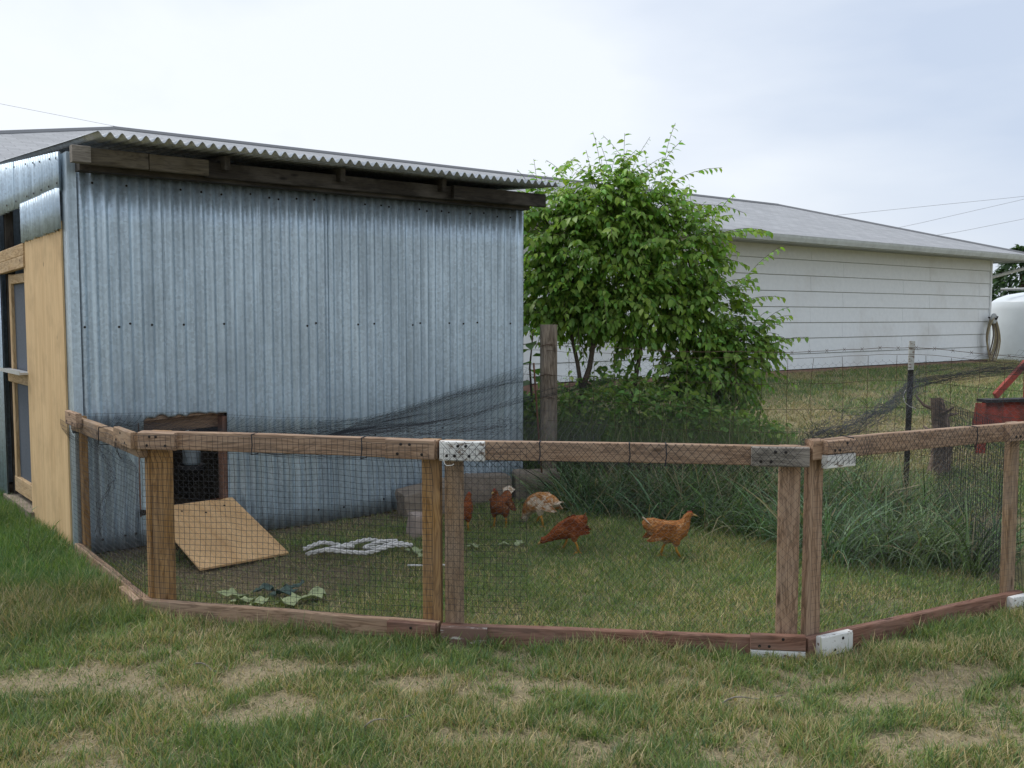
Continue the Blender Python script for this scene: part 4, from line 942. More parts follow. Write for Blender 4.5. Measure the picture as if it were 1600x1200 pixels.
def make_lawn():
    rng = np.random.default_rng(31); PS = []; HS = []; WS = []; AZ = []; LE = []; CU = []; CO = []
    def push(x, y, h, w, lean, curl, col):
        PS.append(np.stack([x, y, gz(x, y)-0.012*bare(x, y)-0.004], -1)); HS.append(h); WS.append(w); AZ.append(rng.uniform(0, 2*np.pi, len(x))); LE.append(lean); CU.append(curl); CO.append(col)
    # mown lawn in front
    x, y, r = scatter(-3.6, 3.6, 2.5, 5.2, 21000, rng, 9, 0.018)
    k = (~inpen(x, y)) & (~inshed(x, y, 0.03)) & railkeep(x, y) & (rng.uniform(0, 1, len(x)) > bare(x, y)*0.80); x, y, r = x[k], y[k], r[k]
    n = len(x); hn = fbm(x*2.4, y*2.4, 210, 3); edge = np.min([seg_d(x, y, PEN[i], PEN[i+1]) for i in range(4)], axis=0)
    left = sstep(-1.75, -2.3, x+0.25*(y-4.7)*0)*sstep(4.0, 4.5, y)
    h = rng.uniform(0.025, 0.075, n)*(0.5+1.0*hn)*(1-0.45*bare(x, y))+0.045*(r > 0.86)*rng.uniform(0, 1, n)+0.06*sstep(0.18, 0.03, edge)*rng.uniform(0, 1, n)*(fbm(x*5, y*5, 77, 2) > 0.42)*(np.hypot(x-1.15, y-4.15) > 0.17)+left*rng.uniform(0.02, 0.08, n)
    col = grass_cols(n, 0.19, rng, x, y)*np.array([1.2, 1.15, 1.1])*(1-0.2*left)[:, None]
    push(x, y, h, rng.uniform(0.0028, 0.0055, n), rng.uniform(0.05, 0.75, n), rng.uniform(0.1, 1.1, n), col)
    # run floor
    x, y, r = scatter(-2.8, 3.4, 4.1, 8.2, 10500, rng, 7, 0.024)
    s = soil(x, y); k = inpen(x, y) & (~inshed(x, y, 0.02)) & railkeep(x, y) & (rng.uniform(0, 1, len(x)) > np.clip(s*0.80+0.25*bare(x, y*0.8), 0, .93)) ; x, y, r, s = x[k], y[k], r[k], s[k]
    n = len(x); hn = fbm(x*2.0, y*2.0, 213, 3); front = sstep(0.35, 0.05, np.min([seg_d(x, y, PEN[i], PEN[i+1]) for i in range(4)], axis=0))
    col = grass_cols(n, 0.15, rng, x, y)*np.array([1.3, 1.25, 1.1]); col = col*(1-0.15*s[:, None]); dk = rng.uniform(0, 1, n) < 0.4*s; col[dk] = np.array([0.28, 0.24, 0.14])*rng.uniform(0.6, 1.2, (dk.sum(), 1))
    push(x, y, rng.uniform(0.028, 0.075, n)*(0.55+0.8*hn)*(1-0.45*s)+0.05*front*rng.uniform(0, 1, n), rng.uniform(0.0032, 0.006, n), rng.uniform(0.1, 0.9, n), rng.uniform(0.1, 1.1, n), col)
    # left of the shed, taller
    x, y, r = scatter(-4.6, -1.7, 4.6, 8.2, 13000, rng, 8, 0.03)
    k = (~inpen(x, y)) & (~inshed(x, y, 0.02)) & railkeep(x, y) & (y > 5.0-0*x); x, y = x[k], y[k]; n = len(x)
    push(x, y, rng.uniform(0.06, 0.16, n)*(0.6+0.8*fbm(x*2, y*2, 214, 3)), rng.uniform(0.004, 0.007, n), rng.uniform(0.05, 0.6, n), rng.uniform(0.1, 1.0, n), grass_cols(n, 0.06, rng, x, y)*np.array([0.85, 1.0, 0.85]))
    # field behind the wire fence
    x, y, r = scatter(-0.2, 19, 7.3, 27, 700, rng, 9, 0.05)
    ly = np.interp(x, [0.31, 3.05, 6.2, 30], [8.15, 7.33, 6.5, 0]); k = (y > ly) & (~inhouse(x, y, 0.05)) & (~inshed(x, y, 0.05)); x, y = x[k], y[k]; n = len(x); tt = thatch(x, y)
    near = sstep(11, 8, y)
    col = grass_cols(n, 0.10, rng, x, y)*1.12; dk = rng.uniform(0, 1, n) < tt*0.72; col[dk] = np.array([0.40, 0.34, 0.19])*rng.uniform(0.7, 1.2, (dk.sum(), 1))
    push(x, y, rng.uniform(0.05, 0.14, n)*(0.5+0.8*fbm(x, y, 215, 3)), rng.uniform(0.008, 0.016, n), rng.uniform(0.1, 0.9, n), rng.uniform(0.1, 1.0, n), col)
    x, y, r = scatter(1.5, 7.5, 6.8, 11.5, 2600, rng, 9, 0.035)
    ly = np.interp(x, [0.31, 3.05, 6.2, 30], [8.15, 7.33, 6.5, 0]); k = (y > ly); x, y = x[k], y[k]; n = len(x); tt = thatch(x, y)
    col = grass_cols(n, 0.10, rng, x, y)*1.1; dk = rng.uniform(0, 1, n) < tt*0.6; col[dk] = np.array([0.40, 0.34, 0.19])*rng.uniform(0.7, 1.2, (dk.sum(), 1))
    push(x, y, rng.uniform(0.04, 0.11, n), rng.uniform(0.005, 0.009, n), rng.uniform(0.1, 0.9, n), rng.uniform(0.1, 1.0, n), col)
    o = blades('lawn_grass', np.concatenate(PS), np.concatenate(HS), np.concatenate(WS), np.concatenate(AZ), np.concatenate(LE), np.concatenate(CU), np.concatenate(CO))
    tag(o, 'short patchy green lawn grass covering the ground', 'grass', None, 'stuff')
    # dry straw lying on the bare patches
    x = rng.uniform(-3.4, 3.4, 90000); y = rng.uniform(2.6, 5.0, 90000); k = infrust(x, y) & (~inpen(x, y)) & (~inshed(x, y)) & (rng.uniform(0, 1, len(x)) < 0.10+0.9*bare(x, y)); x, y = x[k], y[k]
    x2 = rng.uniform(-2.6, 1.5, 30000); y2 = rng.uniform(4.2, 7.6, 30000); k = inpen(x2, y2) & (rng.uniform(0, 1, len(x2)) < 0.25+0.6*soil(x2, y2)); x = np.concatenate([x, x2[k]]); y = np.concatenate([y, y2[k]]); n = len(x)
    x3 = rng.uniform(2, 14, 60000); y3 = rng.uniform(9, 22, 60000); k = infrust(x3, y3) & (~inhouse(x3, y3, 0.1)) & (rng.uniform(0, 1, len(x3)) < thatch(x3, y3)); nf = k.sum()
    big = np.concatenate([np.ones(n), np.full(nf, 3.0)]); x = np.concatenate([x, x3[k]]); y = np.concatenate([y, y3[k]]); n = len(x)
    o = blades('dry_straw', np.stack([x, y, gz(x, y)+0.002+0.03*(big > 2)], -1), rng.uniform(0.02, 0.075, n)*big, rng.uniform(0.0015, 0.003, n)*big, rng.uniform(0, 6.28, n), rng.uniform(1.15, 1.55, n), rng.uniform(-0.1, 0.12, n), np.array([0.46, 0.38, 0.23])*rng.uniform(0.55, 1.15, (n, 1)), 'straw')
    tag(o, 'dry tan straw and clippings lying on bare patches', 'straw', None, 'stuff')
make_lawn()
def make_tall_grass():
    rng = np.random.default_rng(41); cl = []
    # clumps along the inside of the wire fence (x, y, radius, height, blades)
    for k in range(30):
        u = k/29; x = 0.42+u*2.6+rng.normal(0, .06); y = np.interp(x, [0.31, 3.05], [8.0, 7.2])-abs(rng.normal(0, 0.16))-0.10
        cl.append((x, y, 0.15, rng.uniform(0.42, 0.72), 95))
    for x, y in ((0.45, 7.45), (0.62, 7.25), (0.9, 7.15), (1.15, 6.95), (1.4, 6.75), (1.6, 6.6), (1.3, 7.1), (0.75, 7.5), (1.8, 6.45), (1.55, 6.95), (2.0, 6.35), (2.1, 6.7)): cl.append((x, y, 0.15, rng.uniform(0.32, 0.55), 110))
    for x, y in ((2.0, 6.05), (2.3, 5.95), (2.55, 5.9), (2.75, 5.85), (2.85, 6.2), (2.5, 6.3), (2.2, 6.3), (2.9, 6.7), (2.6, 6.7), (3.0, 6.0), (2.35, 5.75), (2.7, 5.6), (1.95, 5.8)): cl.append((x, y, 0.16, rng.uniform(0.36, 0.6), 110))
    P = []; H = []; AZ = []; LE = []; CU = []; C = []; W = []
    for x, y, r, h, n in cl:
        px = x+rng.normal(0, r*0.6, n); py = y+rng.normal(0, r*0.5, n); P.append(np.stack([px, py, gz(px, py)-0.01], -1)); hh = h*rng.uniform(0.5, 1.25, n); H.append(hh); a = np.arctan2(py-y, px-x)+rng.normal(0, 0.7, n)
        AZ.append(a); LE.append(rng.uniform(0.1, 0.6, n)); CU.append(rng.uniform(0.5, 2.6, n)); W.append(rng.uniform(0.008, 0.017, n))
        c = np.array([(0.115, 0.185, 0.08)])*rng.uniform(0.35, 1.75, (n, 1))*np.array([rng.uniform(0.85, 1.15), 1, rng.uniform(0.9, 1.3)]); d = rng.uniform(0, 1, n) < 0.09; c[d] = np.array([0.32, 0.27, 0.16])*rng.uniform(0.7, 1.2, (d.sum(), 1)); C.append(c)
    o = blades('long_grass', np.concatenate(P), np.concatenate(H), np.concatenate(W), np.concatenate(AZ), np.concatenate(LE), np.concatenate(CU), np.concatenate(C), 'grass', 5)
    tag(o, 'long arching blue-green grass along the wire fence', 'grass', None, 'stuff')
    # wilder growth behind the fence under the tree, with seed stalks
    n = 16000; x = rng.uniform(0.1, 2.4, n); y = np.interp(x, [0.31, 3.05], [8.2, 7.45])+np.abs(rng.normal(0, 0.55, n)); k = ~inshed(x, y, 0.05) & (rng.uniform(0, 1, n) < sstep(2.5, 1.7, x)+0.12); x, y = x[k], y[k]; n = len(x)
    c = np.array([(0.16, 0.235, 0.10)])*rng.uniform(0.6, 1.4, (n, 1)); d = rng.uniform(0, 1, n) < 0.07; c[d] = np.array([0.34, 0.30, 0.18])
    o = blades('wild_grass', np.stack([x, y, gz(x, y)-0.01], -1), rng.uniform(0.3, 0.85, n), rng.uniform(0.004, 0.009, n), rng.uniform(0, 6.28, n), rng.uniform(0.0, 0.35, n), rng.uniform(0.1, 1.2, n), c, 'grass', 4)
    tag(o, 'wild uncut grass behind the wire fence under the tree', 'grass', None, 'stuff')
    # dead tan stems tangled in the fence
    n = 420; x = np.concatenate([rng.uniform(0.6, 2.2, 220), rng.uniform(1.9, 3.1, 200)]); y = np.interp(x, [0.31, 3.05], [7.9, 7.15])-np.abs(rng.normal(0, 0.3, n))
    o = blades('dead_stems', np.stack([x, y, gz(x, y)], -1), rng.uniform(0.35, 0.95, n), rng.uniform(0.003, 0.006, n), rng.uniform(0, 6.28, n), rng.uniform(0.0, 0.5, n), rng.uniform(0.0, 1.4, n), np.array([0.40, 0.34, 0.24])*rng.uniform(0.6, 1.2, (n, 1)), 'straw', 4)
    tag(o, 'dead tan grass stems tangled among the long grass', 'grass stems', None, 'stuff')
make_tall_grass()
def make_undergrowth():
    rng = np.random.default_rng(51); n = 9000
    x = rng.uniform(0.05, 2.3, n); y = np.interp(x, [0.31, 3.05], [8.35, 7.6])+rng.uniform(0, 1.6, n)*rng.uniform(0.3, 1, n); top = 0.85+0.35*fbm(x*2, y*2, 220, 3)-0.25*np.abs(x-0.9)
    z = rng.uniform(0.08, 1, n)*top; k = ~inshed(x, y, 0.08); x, y, z = x[k], y[k], z[k]; n = len(x)
    D = np.stack([rng.normal(0, 1, n), rng.normal(-0.3, 1, n), rng.normal(-0.1, 0.5, n)], -1); L = rng.uniform(0.035, 0.085, n)
    V, F = leaf_cloud(np.stack([x, y, z+gz(x, y)], -1), D, L, rng.uniform(0.7, 1.2, n), rng.normal(0, 0.6, n), rng)
    c = np.array([(0.15, 0.27, 0.065)])*rng.uniform(0.6, 1.6, (n, 1)); c = c*np.stack([rng.uniform(0.8, 1.4, n), np.ones(n), np.ones(n)], -1)
    o = np_mesh('undergrowth', V, F, 'leaf', None, np.repeat(c, 8, 0)); tag(o, 'leafy green weeds filling the ground under the tree', 'undergrowth', None, 'stuff')
make_undergrowth()

# ------------------------------------------------------------------ tree
CROWN = [(0.80, 9.25, 2.05, 0.72), (0.92, 9.10, 2.52, 0.50), (1.55, 9.2, 2.10, 0.52), (0.42, 9.2, 1.72, 0.46), (1.20, 9.0, 1.60, 0.52), (1.78, 9.1, 1.52, 0.46),
         (1.95, 8.95, 1.02, 0.42), (2.18, 9.0, 1.28, 0.30), (0.34, 9.2, 2.42, 0.38), (1.25, 9.2, 2.45, 0.42), (1.65, 8.9, 0.92, 0.32), (0.62, 8.9, 1.55, 0.32)]
def make_tree():
    rng = np.random.default_rng(61)
    t = thing('leafy_tree', 'small bushy multi-stemmed green tree beside the shed corner', 'tree', (0, 0, 0))
    stems = [[(0.62, 8.75, 0), (0.60, 8.78, 0.5), (0.64, 8.85, 1.0), (0.50, 9.0, 1.5), (0.45, 9.15, 2.1)], [(0.66, 8.76, 0.85), (0.74, 8.9, 1.25), (0.82, 9.05, 1.7), (0.9, 9.1, 2.4)],
             [(1.10, 8.8, 0), (1.08, 8.82, 0.5), (1.17, 8.9, 1.0), (1.22, 9.0, 1.5), (1.25, 9.15, 2.3)], [(1.32, 8.82, 0), (1.42, 8.85, 0.45), (1.58, 8.9, 0.95), (1.7, 9.0, 1.4), (1.7, 9.1, 1.9)], [(1.35, 8.83, 0.1), (1.6, 8.8, 0.6), (1.9, 8.9, 1.0), (2.15, 8.95, 1.3)]]
    for k, s in enumerate(stems):
        q = interp_path(s, 9); q[:, :2] += 0.02*(rng.uniform(-1, 1, (9, 2))); MB().tube(q, list(np.linspace(0.028, 0.010, 9)), 8).build('trunk', 'bark', t, True)
    allp = np.concatenate([interp_path(s, 14)[5:] for s in stems])
    P = []; D = []; L = []; col = []; tw = []
    br = MB()
    def spray(base, dirv, length, nl, lsz, bright):
        pts = []; p = np.array(base); d = dirv/np.linalg.norm(dirv); ns = 6
        for k in range(ns+1):
            pts.append(p.copy()); d = d+np.array([0, 0, -0.16]); d /= np.linalg.norm(d); p = p+d*length/ns
        pts = np.array(pts); tw.append(pts)
        for j in range(nl):
            u = 0.08+0.92*(j+0.5)/nl; i = min(int(u*ns), ns-1); f = u*ns-i; q = pts[i]*(1-f)+pts[i+1]*f; tg = pts[i+1]-pts[i]; tg /= np.linalg.norm(tg)
            side = np.cross(tg, [0, 0, 1.0]); side /= np.linalg.norm(side)+1e-6
            dd = tg*0.55+side*(1 if j % 2 else -1)*0.62+np.array([0, 0, -0.45])+rng.normal(0, 0.18, 3)
            P.append(q); D.append(dd); L.append(lsz*(1.05-0.45*u)*rng.uniform(0.75, 1.2)); col.append(bright*(0.85+0.45*u))
    w = np.array([c[3]**2 for c in CROWN]); w /= w.sum(); ns = 2000
    for k in range(ns):
        cx, cy, cz, r = CROWN[rng.choice(len(CROWN), p=w)]
        v = rng.normal(0, 1, 3); v /= np.linalg.norm(v); 
        if v[1] > 0.45 and rng.uniform() < 0.55: v[1] *= -1
        rho = r*rng.uniform(0.50, 1.0)**0.7; b = np.array([cx, cy, cz])+v*rho*np.array([1, 1, 0.95])-v*0.14
        d = v*0.9+np.array([0, 0, 0.30])+rng.normal(0, 0.30, 3); inner = rho/r
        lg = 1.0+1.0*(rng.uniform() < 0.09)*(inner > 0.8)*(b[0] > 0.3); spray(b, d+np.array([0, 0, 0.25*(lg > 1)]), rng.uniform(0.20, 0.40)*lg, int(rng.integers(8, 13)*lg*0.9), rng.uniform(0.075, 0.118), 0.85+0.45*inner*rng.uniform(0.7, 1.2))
        if k % 12 == 0:
            i = np.argmin(np.linalg.norm(allp-b, axis=1)+2.0*(allp[:, 2] > b[2])); a = allp[i]; mid = (a+b)/2+np.array([0, 0, 0.05]); br.tube([a, mid, b], [0.011, 0.008, 0.004], 5)
    for b, d, ln, nl in (((1.02, 8.9, 2.75), (0.0, -0.1, 1), 0.42, 9), ((1.25, 8.9, 2.55), (0.75, -0.1, 0.95), 0.75, 15), ((1.45, 8.9, 2.45), (1, -0.1, 0.60), 0.70, 14), ((1.1, 8.9, 2.7), (0.5, 0, 1), 0.4, 8), ((0.2, 8.9, 2.35), (-0.25, -0.2, 1), 0.36, 7),
                         ((0.75, 9.0, 2.7), (-0.1, 0, 1), 0.35, 8), ((1.75, 8.9, 2.0), (1, -0.1, 0.5), 0.45, 10), ((1.75, 8.85, 1.75), (1, -0.2, 0.4), 0.45, 10), ((2.1, 8.85, 1.3), (1, -0.2, 0.2), 0.5, 12), ((2.1, 8.8, 1.1), (0.9, -0.3, 0.1), 0.55, 12), ((1.0, 8.5, 1.65), (0.3, -0.5, 0.0), 0.5, 12), ((0.55, 9.0, 2.7), (-0.4, 0, 0.9), 0.35, 8), ((1.5, 8.6, 2.2), (0.9, -0.3, 0.4), 0.5, 12)):
        spray(np.array(b), np.array(d, float), ln, nl, 0.10, 1.15)
    br.build('branches', 'bark', t); V, F = threads(np.array(tw), 0.0022); 
    P = np.array(P); D = np.array(D); L = np.array(L); col = np.array(col); n = len(P)
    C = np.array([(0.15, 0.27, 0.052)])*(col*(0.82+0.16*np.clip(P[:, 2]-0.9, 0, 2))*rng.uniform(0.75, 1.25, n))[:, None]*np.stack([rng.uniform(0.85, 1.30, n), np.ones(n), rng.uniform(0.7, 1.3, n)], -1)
    roll = rng.normal(0, 0.35, n); W = rng.uniform(0.85, 1.15, n)
    near = np.argsort(P[:, 1])[:300]; mask = np.ones(n, bool); mask[near] = False
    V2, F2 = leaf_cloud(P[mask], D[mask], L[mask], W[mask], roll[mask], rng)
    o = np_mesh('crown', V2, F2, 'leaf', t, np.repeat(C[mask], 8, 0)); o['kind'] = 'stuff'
    np_mesh('twigs', V, [F], 'bark', t)['kind'] = 'stuff'
    # the nearest leaves one by one (shared meshes in four tints)
    prot = []
    for k in range(6):
        c = np.array([0.15, 0.28, 0.052])*(0.8+0.1*k)*np.array([0.9+0.08*k, 1, 0.9]); Vl, Fl = leaf_cloud(np.zeros((1, 3)), np.array([[1.0, 0, 0]]), np.ones(1), np.ones(1)*(0.9+0.04*k), np.zeros(1), rng)
        q = np_mesh('leaf', Vl, Fl, 'leaf', None, np.repeat(c[None], 8, 0)); prot.append(q.data); bpy.data.objects.remove(q)
    for i in near:
        d = Vector(D[i]).normalized(); s = Vector((0, 0, 1)).cross(d); s = s.normalized() if s.length > 0.05 else Vector((1, 0, 0)); u = d.cross(s)
        m = Matrix((d, s, u)).transposed().to_4x4() @ Matrix.Rotation(roll[i], 4, 'X') @ Matrix.Diagonal((L[i], L[i], L[i], 1)); m.translation = Vector(P[i])
        q = bpy.data.objects.new('leaf', prot[int(rng.integers(0, 6))]); COL.objects.link(q); q.parent = o; q.matrix_basis = m
make_tree()
def make_weed():
    rng = np.random.default_rng(71); t = thing('broadleaf_weed', 'tall big-leaved weed growing between the shed and the timber post', 'plant', (0.17, 8.62, 0.0))
    MB().tube([(0, 0, 0), (0.02, 0, 0.6), (-0.01, 0.02, 1.05), (0.02, 0, 1.38)], [0.014, 0.012, 0.009, 0.005], 7).build('stem', 'bark', t, True)
    for k in range(18):
        z = 0.35+1.05*k/17; a = k*2.4; P = np.array([[0.01, 0, z]]); D = np.array([[math.cos(a), math.sin(a), 0.15-0.3*rng.uniform()]]); l = 0.27-0.10*k/17
        V, F = leaf_cloud(P, D, np.array([l]), np.array([1.1]), np.array([rng.normal(0, .3)]), rng); np_mesh('leaf', V, F, 'leaf', t, np.repeat(np.array([[0.10, 0.23, 0.05]])*rng.uniform(0.7, 1.3), 8, 0))
make_weed()
def make_side_weed():
    t = thing('weed_stalk', 'thin weed stalk with narrow leaves beside the plywood panel', 'plant', (-2.93, 5.72, 0.0)); rng = np.random.default_rng(81)
    for k, (dx, h, ln) in enumerate(((0.0, 0.33, 0.1), (0.06, 0.25, 0.5), (-0.03, 0.20, -0.3))):
        MB().tube([(0.02*k, 0, 0), (0.02*k+ln*0.1, 0, h*0.5), (0.02*k+ln*0.32, 0, h)], [0.003, 0.0025, 0.0015], 5).build('stalk', M['weed_stem'], t)
        n = 8; z = np.linspace(0.3, 1, n); P = np.stack([0.02*k+ln*0.32*z**1.5, 0*z, h*z], -1); D = np.stack([rng.choice([-1, 1], n)*0.8, rng.normal(0, .5, n), np.full(n, 1.3)], -1)
        for j in range(n):
            V, F = leaf_cloud(P[j:j+1], D[j:j+1], np.array([0.05]), np.array([0.5]), np.zeros(1), rng); np_mesh('leaf', V, F, 'leaf', t, np.repeat(np.array([[0.13, 0.19, 0.07]]), 8, 0))
M['weed_stem'] = mat_simple('weed_stem_skin', (0.13, 0.17, 0.06), 0.7, 0, 0.3)
make_side_weed()
def far_tree(label, x, y, h, r, seed, shade):
    rng = np.random.default_rng(seed); z0 = float(gz(x, y)); t = thing('evergreen_tree', label, 'tree', (x, y, z0), 0, 'dark trees beyond the tank')
    MB().tube([(0, 0, -0.2), (0, 0, h*0.8)], [0.22, 0.06], 8).build('trunk', 'bark', t)
    n = 3200; v = rng.normal(0, 1, (n, 3)); v /= np.linalg.norm(v, axis=1, keepdims=True); hz = rng.uniform(0.02, 1, n); rad = r*(1-hz**1.6*0.85)*(0.75+0.5*fbm(np.arctan2(v[:, 1], v[:, 0])*1.6+9, hz*6, seed, 3))*rng.uniform(0.6, 1, n)**0.5
    P = np.stack([rad*v[:, 0]/np.hypot(v[:, 0], v[:, 1]), rad*v[:, 1]/np.hypot(v[:, 0], v[:, 1]), hz*h], -1); D = np.stack([v[:, 0], v[:, 1], rng.normal(-0.1, 0.4, n)], -1)
    V, F = leaf_cloud(P, D, rng.uniform(0.18, 0.40, n), rng.uniform(0.5, 1.0, n), rng.normal(0, 0.5, n), rng)
    np_mesh('crown', V, F, 'leaf', t, np.repeat(np.array([[0.05, 0.095, 0.045]])*shade*rng.uniform(0.6, 1.4, (n, 1)), 8, 0))['kind'] = 'stuff'
far_tree('dark evergreen tree just beyond the tank, nearest the house', 22.5, 42.5, 4.3, 2.0, 3, 1.0)
far_tree('dark evergreen tree beyond the tank at the right edge', 25.2, 44.5, 4.6, 2.2, 5, 0.9)

# ------------------------------------------------------------------ hens
def loft(st, n=18):
    """stations (x, z, ry, rz): ellipses across the path"""
    V = []; F = []; m = len(st)
    for i, (x, z, ry, rz) in enumerate(st):
        a = st[max(i-1, 0)]; b = st[min(i+1, m-1)]; tx, tz = b[0]-a[0], b[1]-a[1]; l = math.hypot(tx, tz); tx /= l; tz /= l
        for k in range(n):
            an = 2*PI*k/n; c, s = math.cos(an), math.sin(an); V.append((x-tz*rz*s, ry*c, z+tx*rz*s))
    for i in range(m-1):
        for k in range(n): F.append((i*n+k, i*n+(k+1) % n, (i+1)*n+(k+1) % n, (i+1)*n+k))
    F += [tuple(range(n))[::-1], tuple((m-1)*n+k for k in range(n))]
    return V, F
POSES = {
 'walk': dict(st=[(-.158, .226, .016, .018), (-.140, .217, .030, .034), (-.102, .197, .047, .052), (-.062, .176, .058, .060), (-.015, .160, .067, .068), (.035, .163, .064, .068), (.070, .182, .050, .056), (.090, .207, .034, .038), (.100, .230, .025, .028), (.108, .250, .021, .023), (.122, .262, .019, .020), (.136, .261, .013, .014), (.145, .258, .006, .007)],
              head=(.126, .264), beak=(.140, .259, .170, .250), tail=(-.132, .218, -.165, .242), wing=(-.02, .178, .0), legs=((-.012, .040), (.030, -.036)), stride=0.03, comb=(.122, .279)),
 'peck': dict(st=[(-.120, .235, .008, .012), (-.108, .228, .022, .026), (-.085, .206, .042, .048), (-.052, .180, .058, .062), (-.010, .158, .066, .066), (.034, .142, .060, .058), (.072, .122, .045, .045), (.102, .102, .031, .032), (.126, .088, .024, .025), (.148, .078, .020, .021), (.164, .070, .018, .018), (.176, .061, .012, .012), (.182, .056, .006, .006)],
              head=(.166, .074), beak=(.178, .062, .200, .040), tail=(-.100, .222, -.122, .248), wing=(-.015, .172, .30), legs=((-.045, .038), (.012, -.036)), stride=0.028, comb=(.160, .092)),
 'graze': dict(st=[(-.150, .165, .008, .010), (-.130, .166, .024, .026), (-.098, .168, .044, .046), (-.058, .168, .058, .060), (-.010, .160, .066, .066), (.034, .145, .062, .060), (.064, .118, .048, .046), (.082, .090, .034, .034), (.090, .066, .026, .026), (.094, .048, .021, .021), (.098, .034, .018, .018), (.104, .022, .011, .011), (.107, .016, .006, .006)],
              head=(.100, .036), beak=(.104, .024, .112, .004), tail=(-.128, .167, -.168, .172), wing=(-.02, .172, .05), legs=((-.030, .036), (.010, -.034)), stride=0.02, comb=(.108, .052)),
 'upright': dict(st=[(-.132, .248, .016, .018), (-.114, .233, .030, .034), (-.086, .205, .042, .046), (-.054, .178, .056, .060), (-.012, .160, .064, .068), (.030, .170, .062, .066), (.052, .196, .048, .054), (.062, .222, .034, .038), (.066, .246, .026, .028), (.070, .264, .022, .023), (.080, .276, .020, .020), (.094, .276, .013, .014), (.102, .273, .006, .007)],
              head=(.084, .277), beak=(.098, .274, .124, .264), tail=(-.112, .234, -.140, .270), wing=(-.015, .180, -.1), legs=((-.008, .040), (.014, -.038)), stride=0.01, comb=(.080, .293)),
}
def make_hen(label, pose, x, y, rz, body_mat, tail_mat, scale=1.0, wing_mat=None):
    p = POSES[pose]; h = thing('hen', label, 'hen', (x, y, float(gz(x, y))-0.004), rz, 'hens foraging in the run'); h.scale = (scale,)*3
    V, F = loft(p['st']); b = MB(); b.add(V, F)
    for (lx, ly) in p['legs']:
        b.tube([(lx-0.004, ly*0.75, 0.160), (lx, ly*0.95, 0.125), (lx+0.002, ly, 0.096), (lx+0.001, ly, 0.076)], [0.036, 0.034, 0.022, 0.008], 10)
    body = b.build('body', body_mat, h, True)
    r = body.modifiers.new('skin', 'REMESH'); r.mode = 'VOXEL'; r.voxel_size = 0.005; r.use_smooth_shade = True
    s = body.modifiers.new('smooth', 'SMOOTH'); s.factor = 0.5; s.iterations = 3
    tx = bpy.data.textures.new('feather_relief', 'CLOUDS'); tx.noise_scale = 0.022
    dm = body.modifiers.new('feathers', 'DISPLACE'); dm.texture = tx; dm.strength = 0.007; dm.mid_level = 0.5
    for i, (lx, ly) in enumerate(p['legs']):
        st = p['stride']*(1 if i else -1); fx = lx+st; m = MB(); m.tube([(lx, ly, 0.09), (lx+st*0.3-0.006, ly, 0.060), (fx, ly, 0.012)], [0.009, 0.0072, 0.0075], 8)
        for a in (-0.5, 0.0, 0.5, PI):
            l = 0.040 if abs(a) < 1 else 0.02; m.tube([(fx, ly, 0.012), (fx+l*0.5*math.cos(a), ly+l*0.5*math.sin(a), 0.010), (fx+l*math.cos(a), ly+l*math.sin(a), 0.003)], [0.006, 0.005, 0.003], 6)
        m.build('leg', 'shank', h, True)
    bx0, bz0, bx1, bz1 = p['beak']; MB().tube([(bx0, 0, bz0), ((bx0+bx1)/2, 0, (bz0+bz1)/2+0.002), (bx1, 0, bz1)], [0.0085, 0.006, 0.001], 8).build('beak', 'beak', h, True)
    cx, cz = p['comb']; m = MB()
    m.prism([(-0.014, -0.010), (0.012, -0.012), (0.015, -0.002), (0.010, 0.004), (0.006, 0.0), (0.001, 0.007), (-0.003, 0.001), (-0.009, 0.005), (-0.015, -0.004)], (cx, 0.003, cz), (cx, -0.003, cz), (1, 0, 0), (0, 0, 1)); m.build('comb', 'comb', h)
    hx, hz = p['head']
    for sgn in (1, -1): MB().lathe([(0.0005, -0.003), (0.003, -0.002), (0.0035, 0), (0.003, 0.002), (0.0005, 0.003)], (hx+0.004, sgn*0.0175, hz+0.003), 8).build('eye', 'eye', h, True)
    # wings: overlapping feather plates
    wx, wz, tilt = p['wing']
    for sgn in (1, -1):
        m = MB()
        for k in range(7):
            u = k/6; L = 0.085+0.02*u; ang = tilt+0.16-0.34*u; ox = wx+0.045-0.012*k; oz = wz+0.022-0.010*k; yy = sgn*(0.0655-0.006*abs(u-0.4)+0.002*(6-k)*0.5)
            d = Vector((-math.cos(ang), -sgn*0.10, math.sin(ang))); w = Vector((math.sin(ang), 0, math.cos(ang)))*0.013; o = Vector((ox, yy, oz)); nn = Vector((0, sgn*0.0035, 0))
            a = [o+w*0.5, o+d*L*0.4+w, o+d*L*0.85+w*0.8, o+d*L, o+d*L*0.85-w*0.8, o+d*L*0.4-w, o-w*0.5]
            q = len(a); m.add([v+nn for v in a]+[v-nn*1.5 for v in a], [tuple(range(q)) if sgn < 0 else tuple(range(q))[::-1], tuple(range(q, 2*q))[::-1] if sgn < 0 else tuple(range(q, 2*q))]+[(i, (i+1) % q, q+(i+1) % q, q+i) for i in range(q)])
        m.build('wing', wing_mat or body_mat, h)
    t0x, t0z, t1x, t1z = p['tail']; m = MB(); d0 = Vector((t1x-t0x, 0, t1z-t0z)); L = d0.length+0.02; d0.normalize()
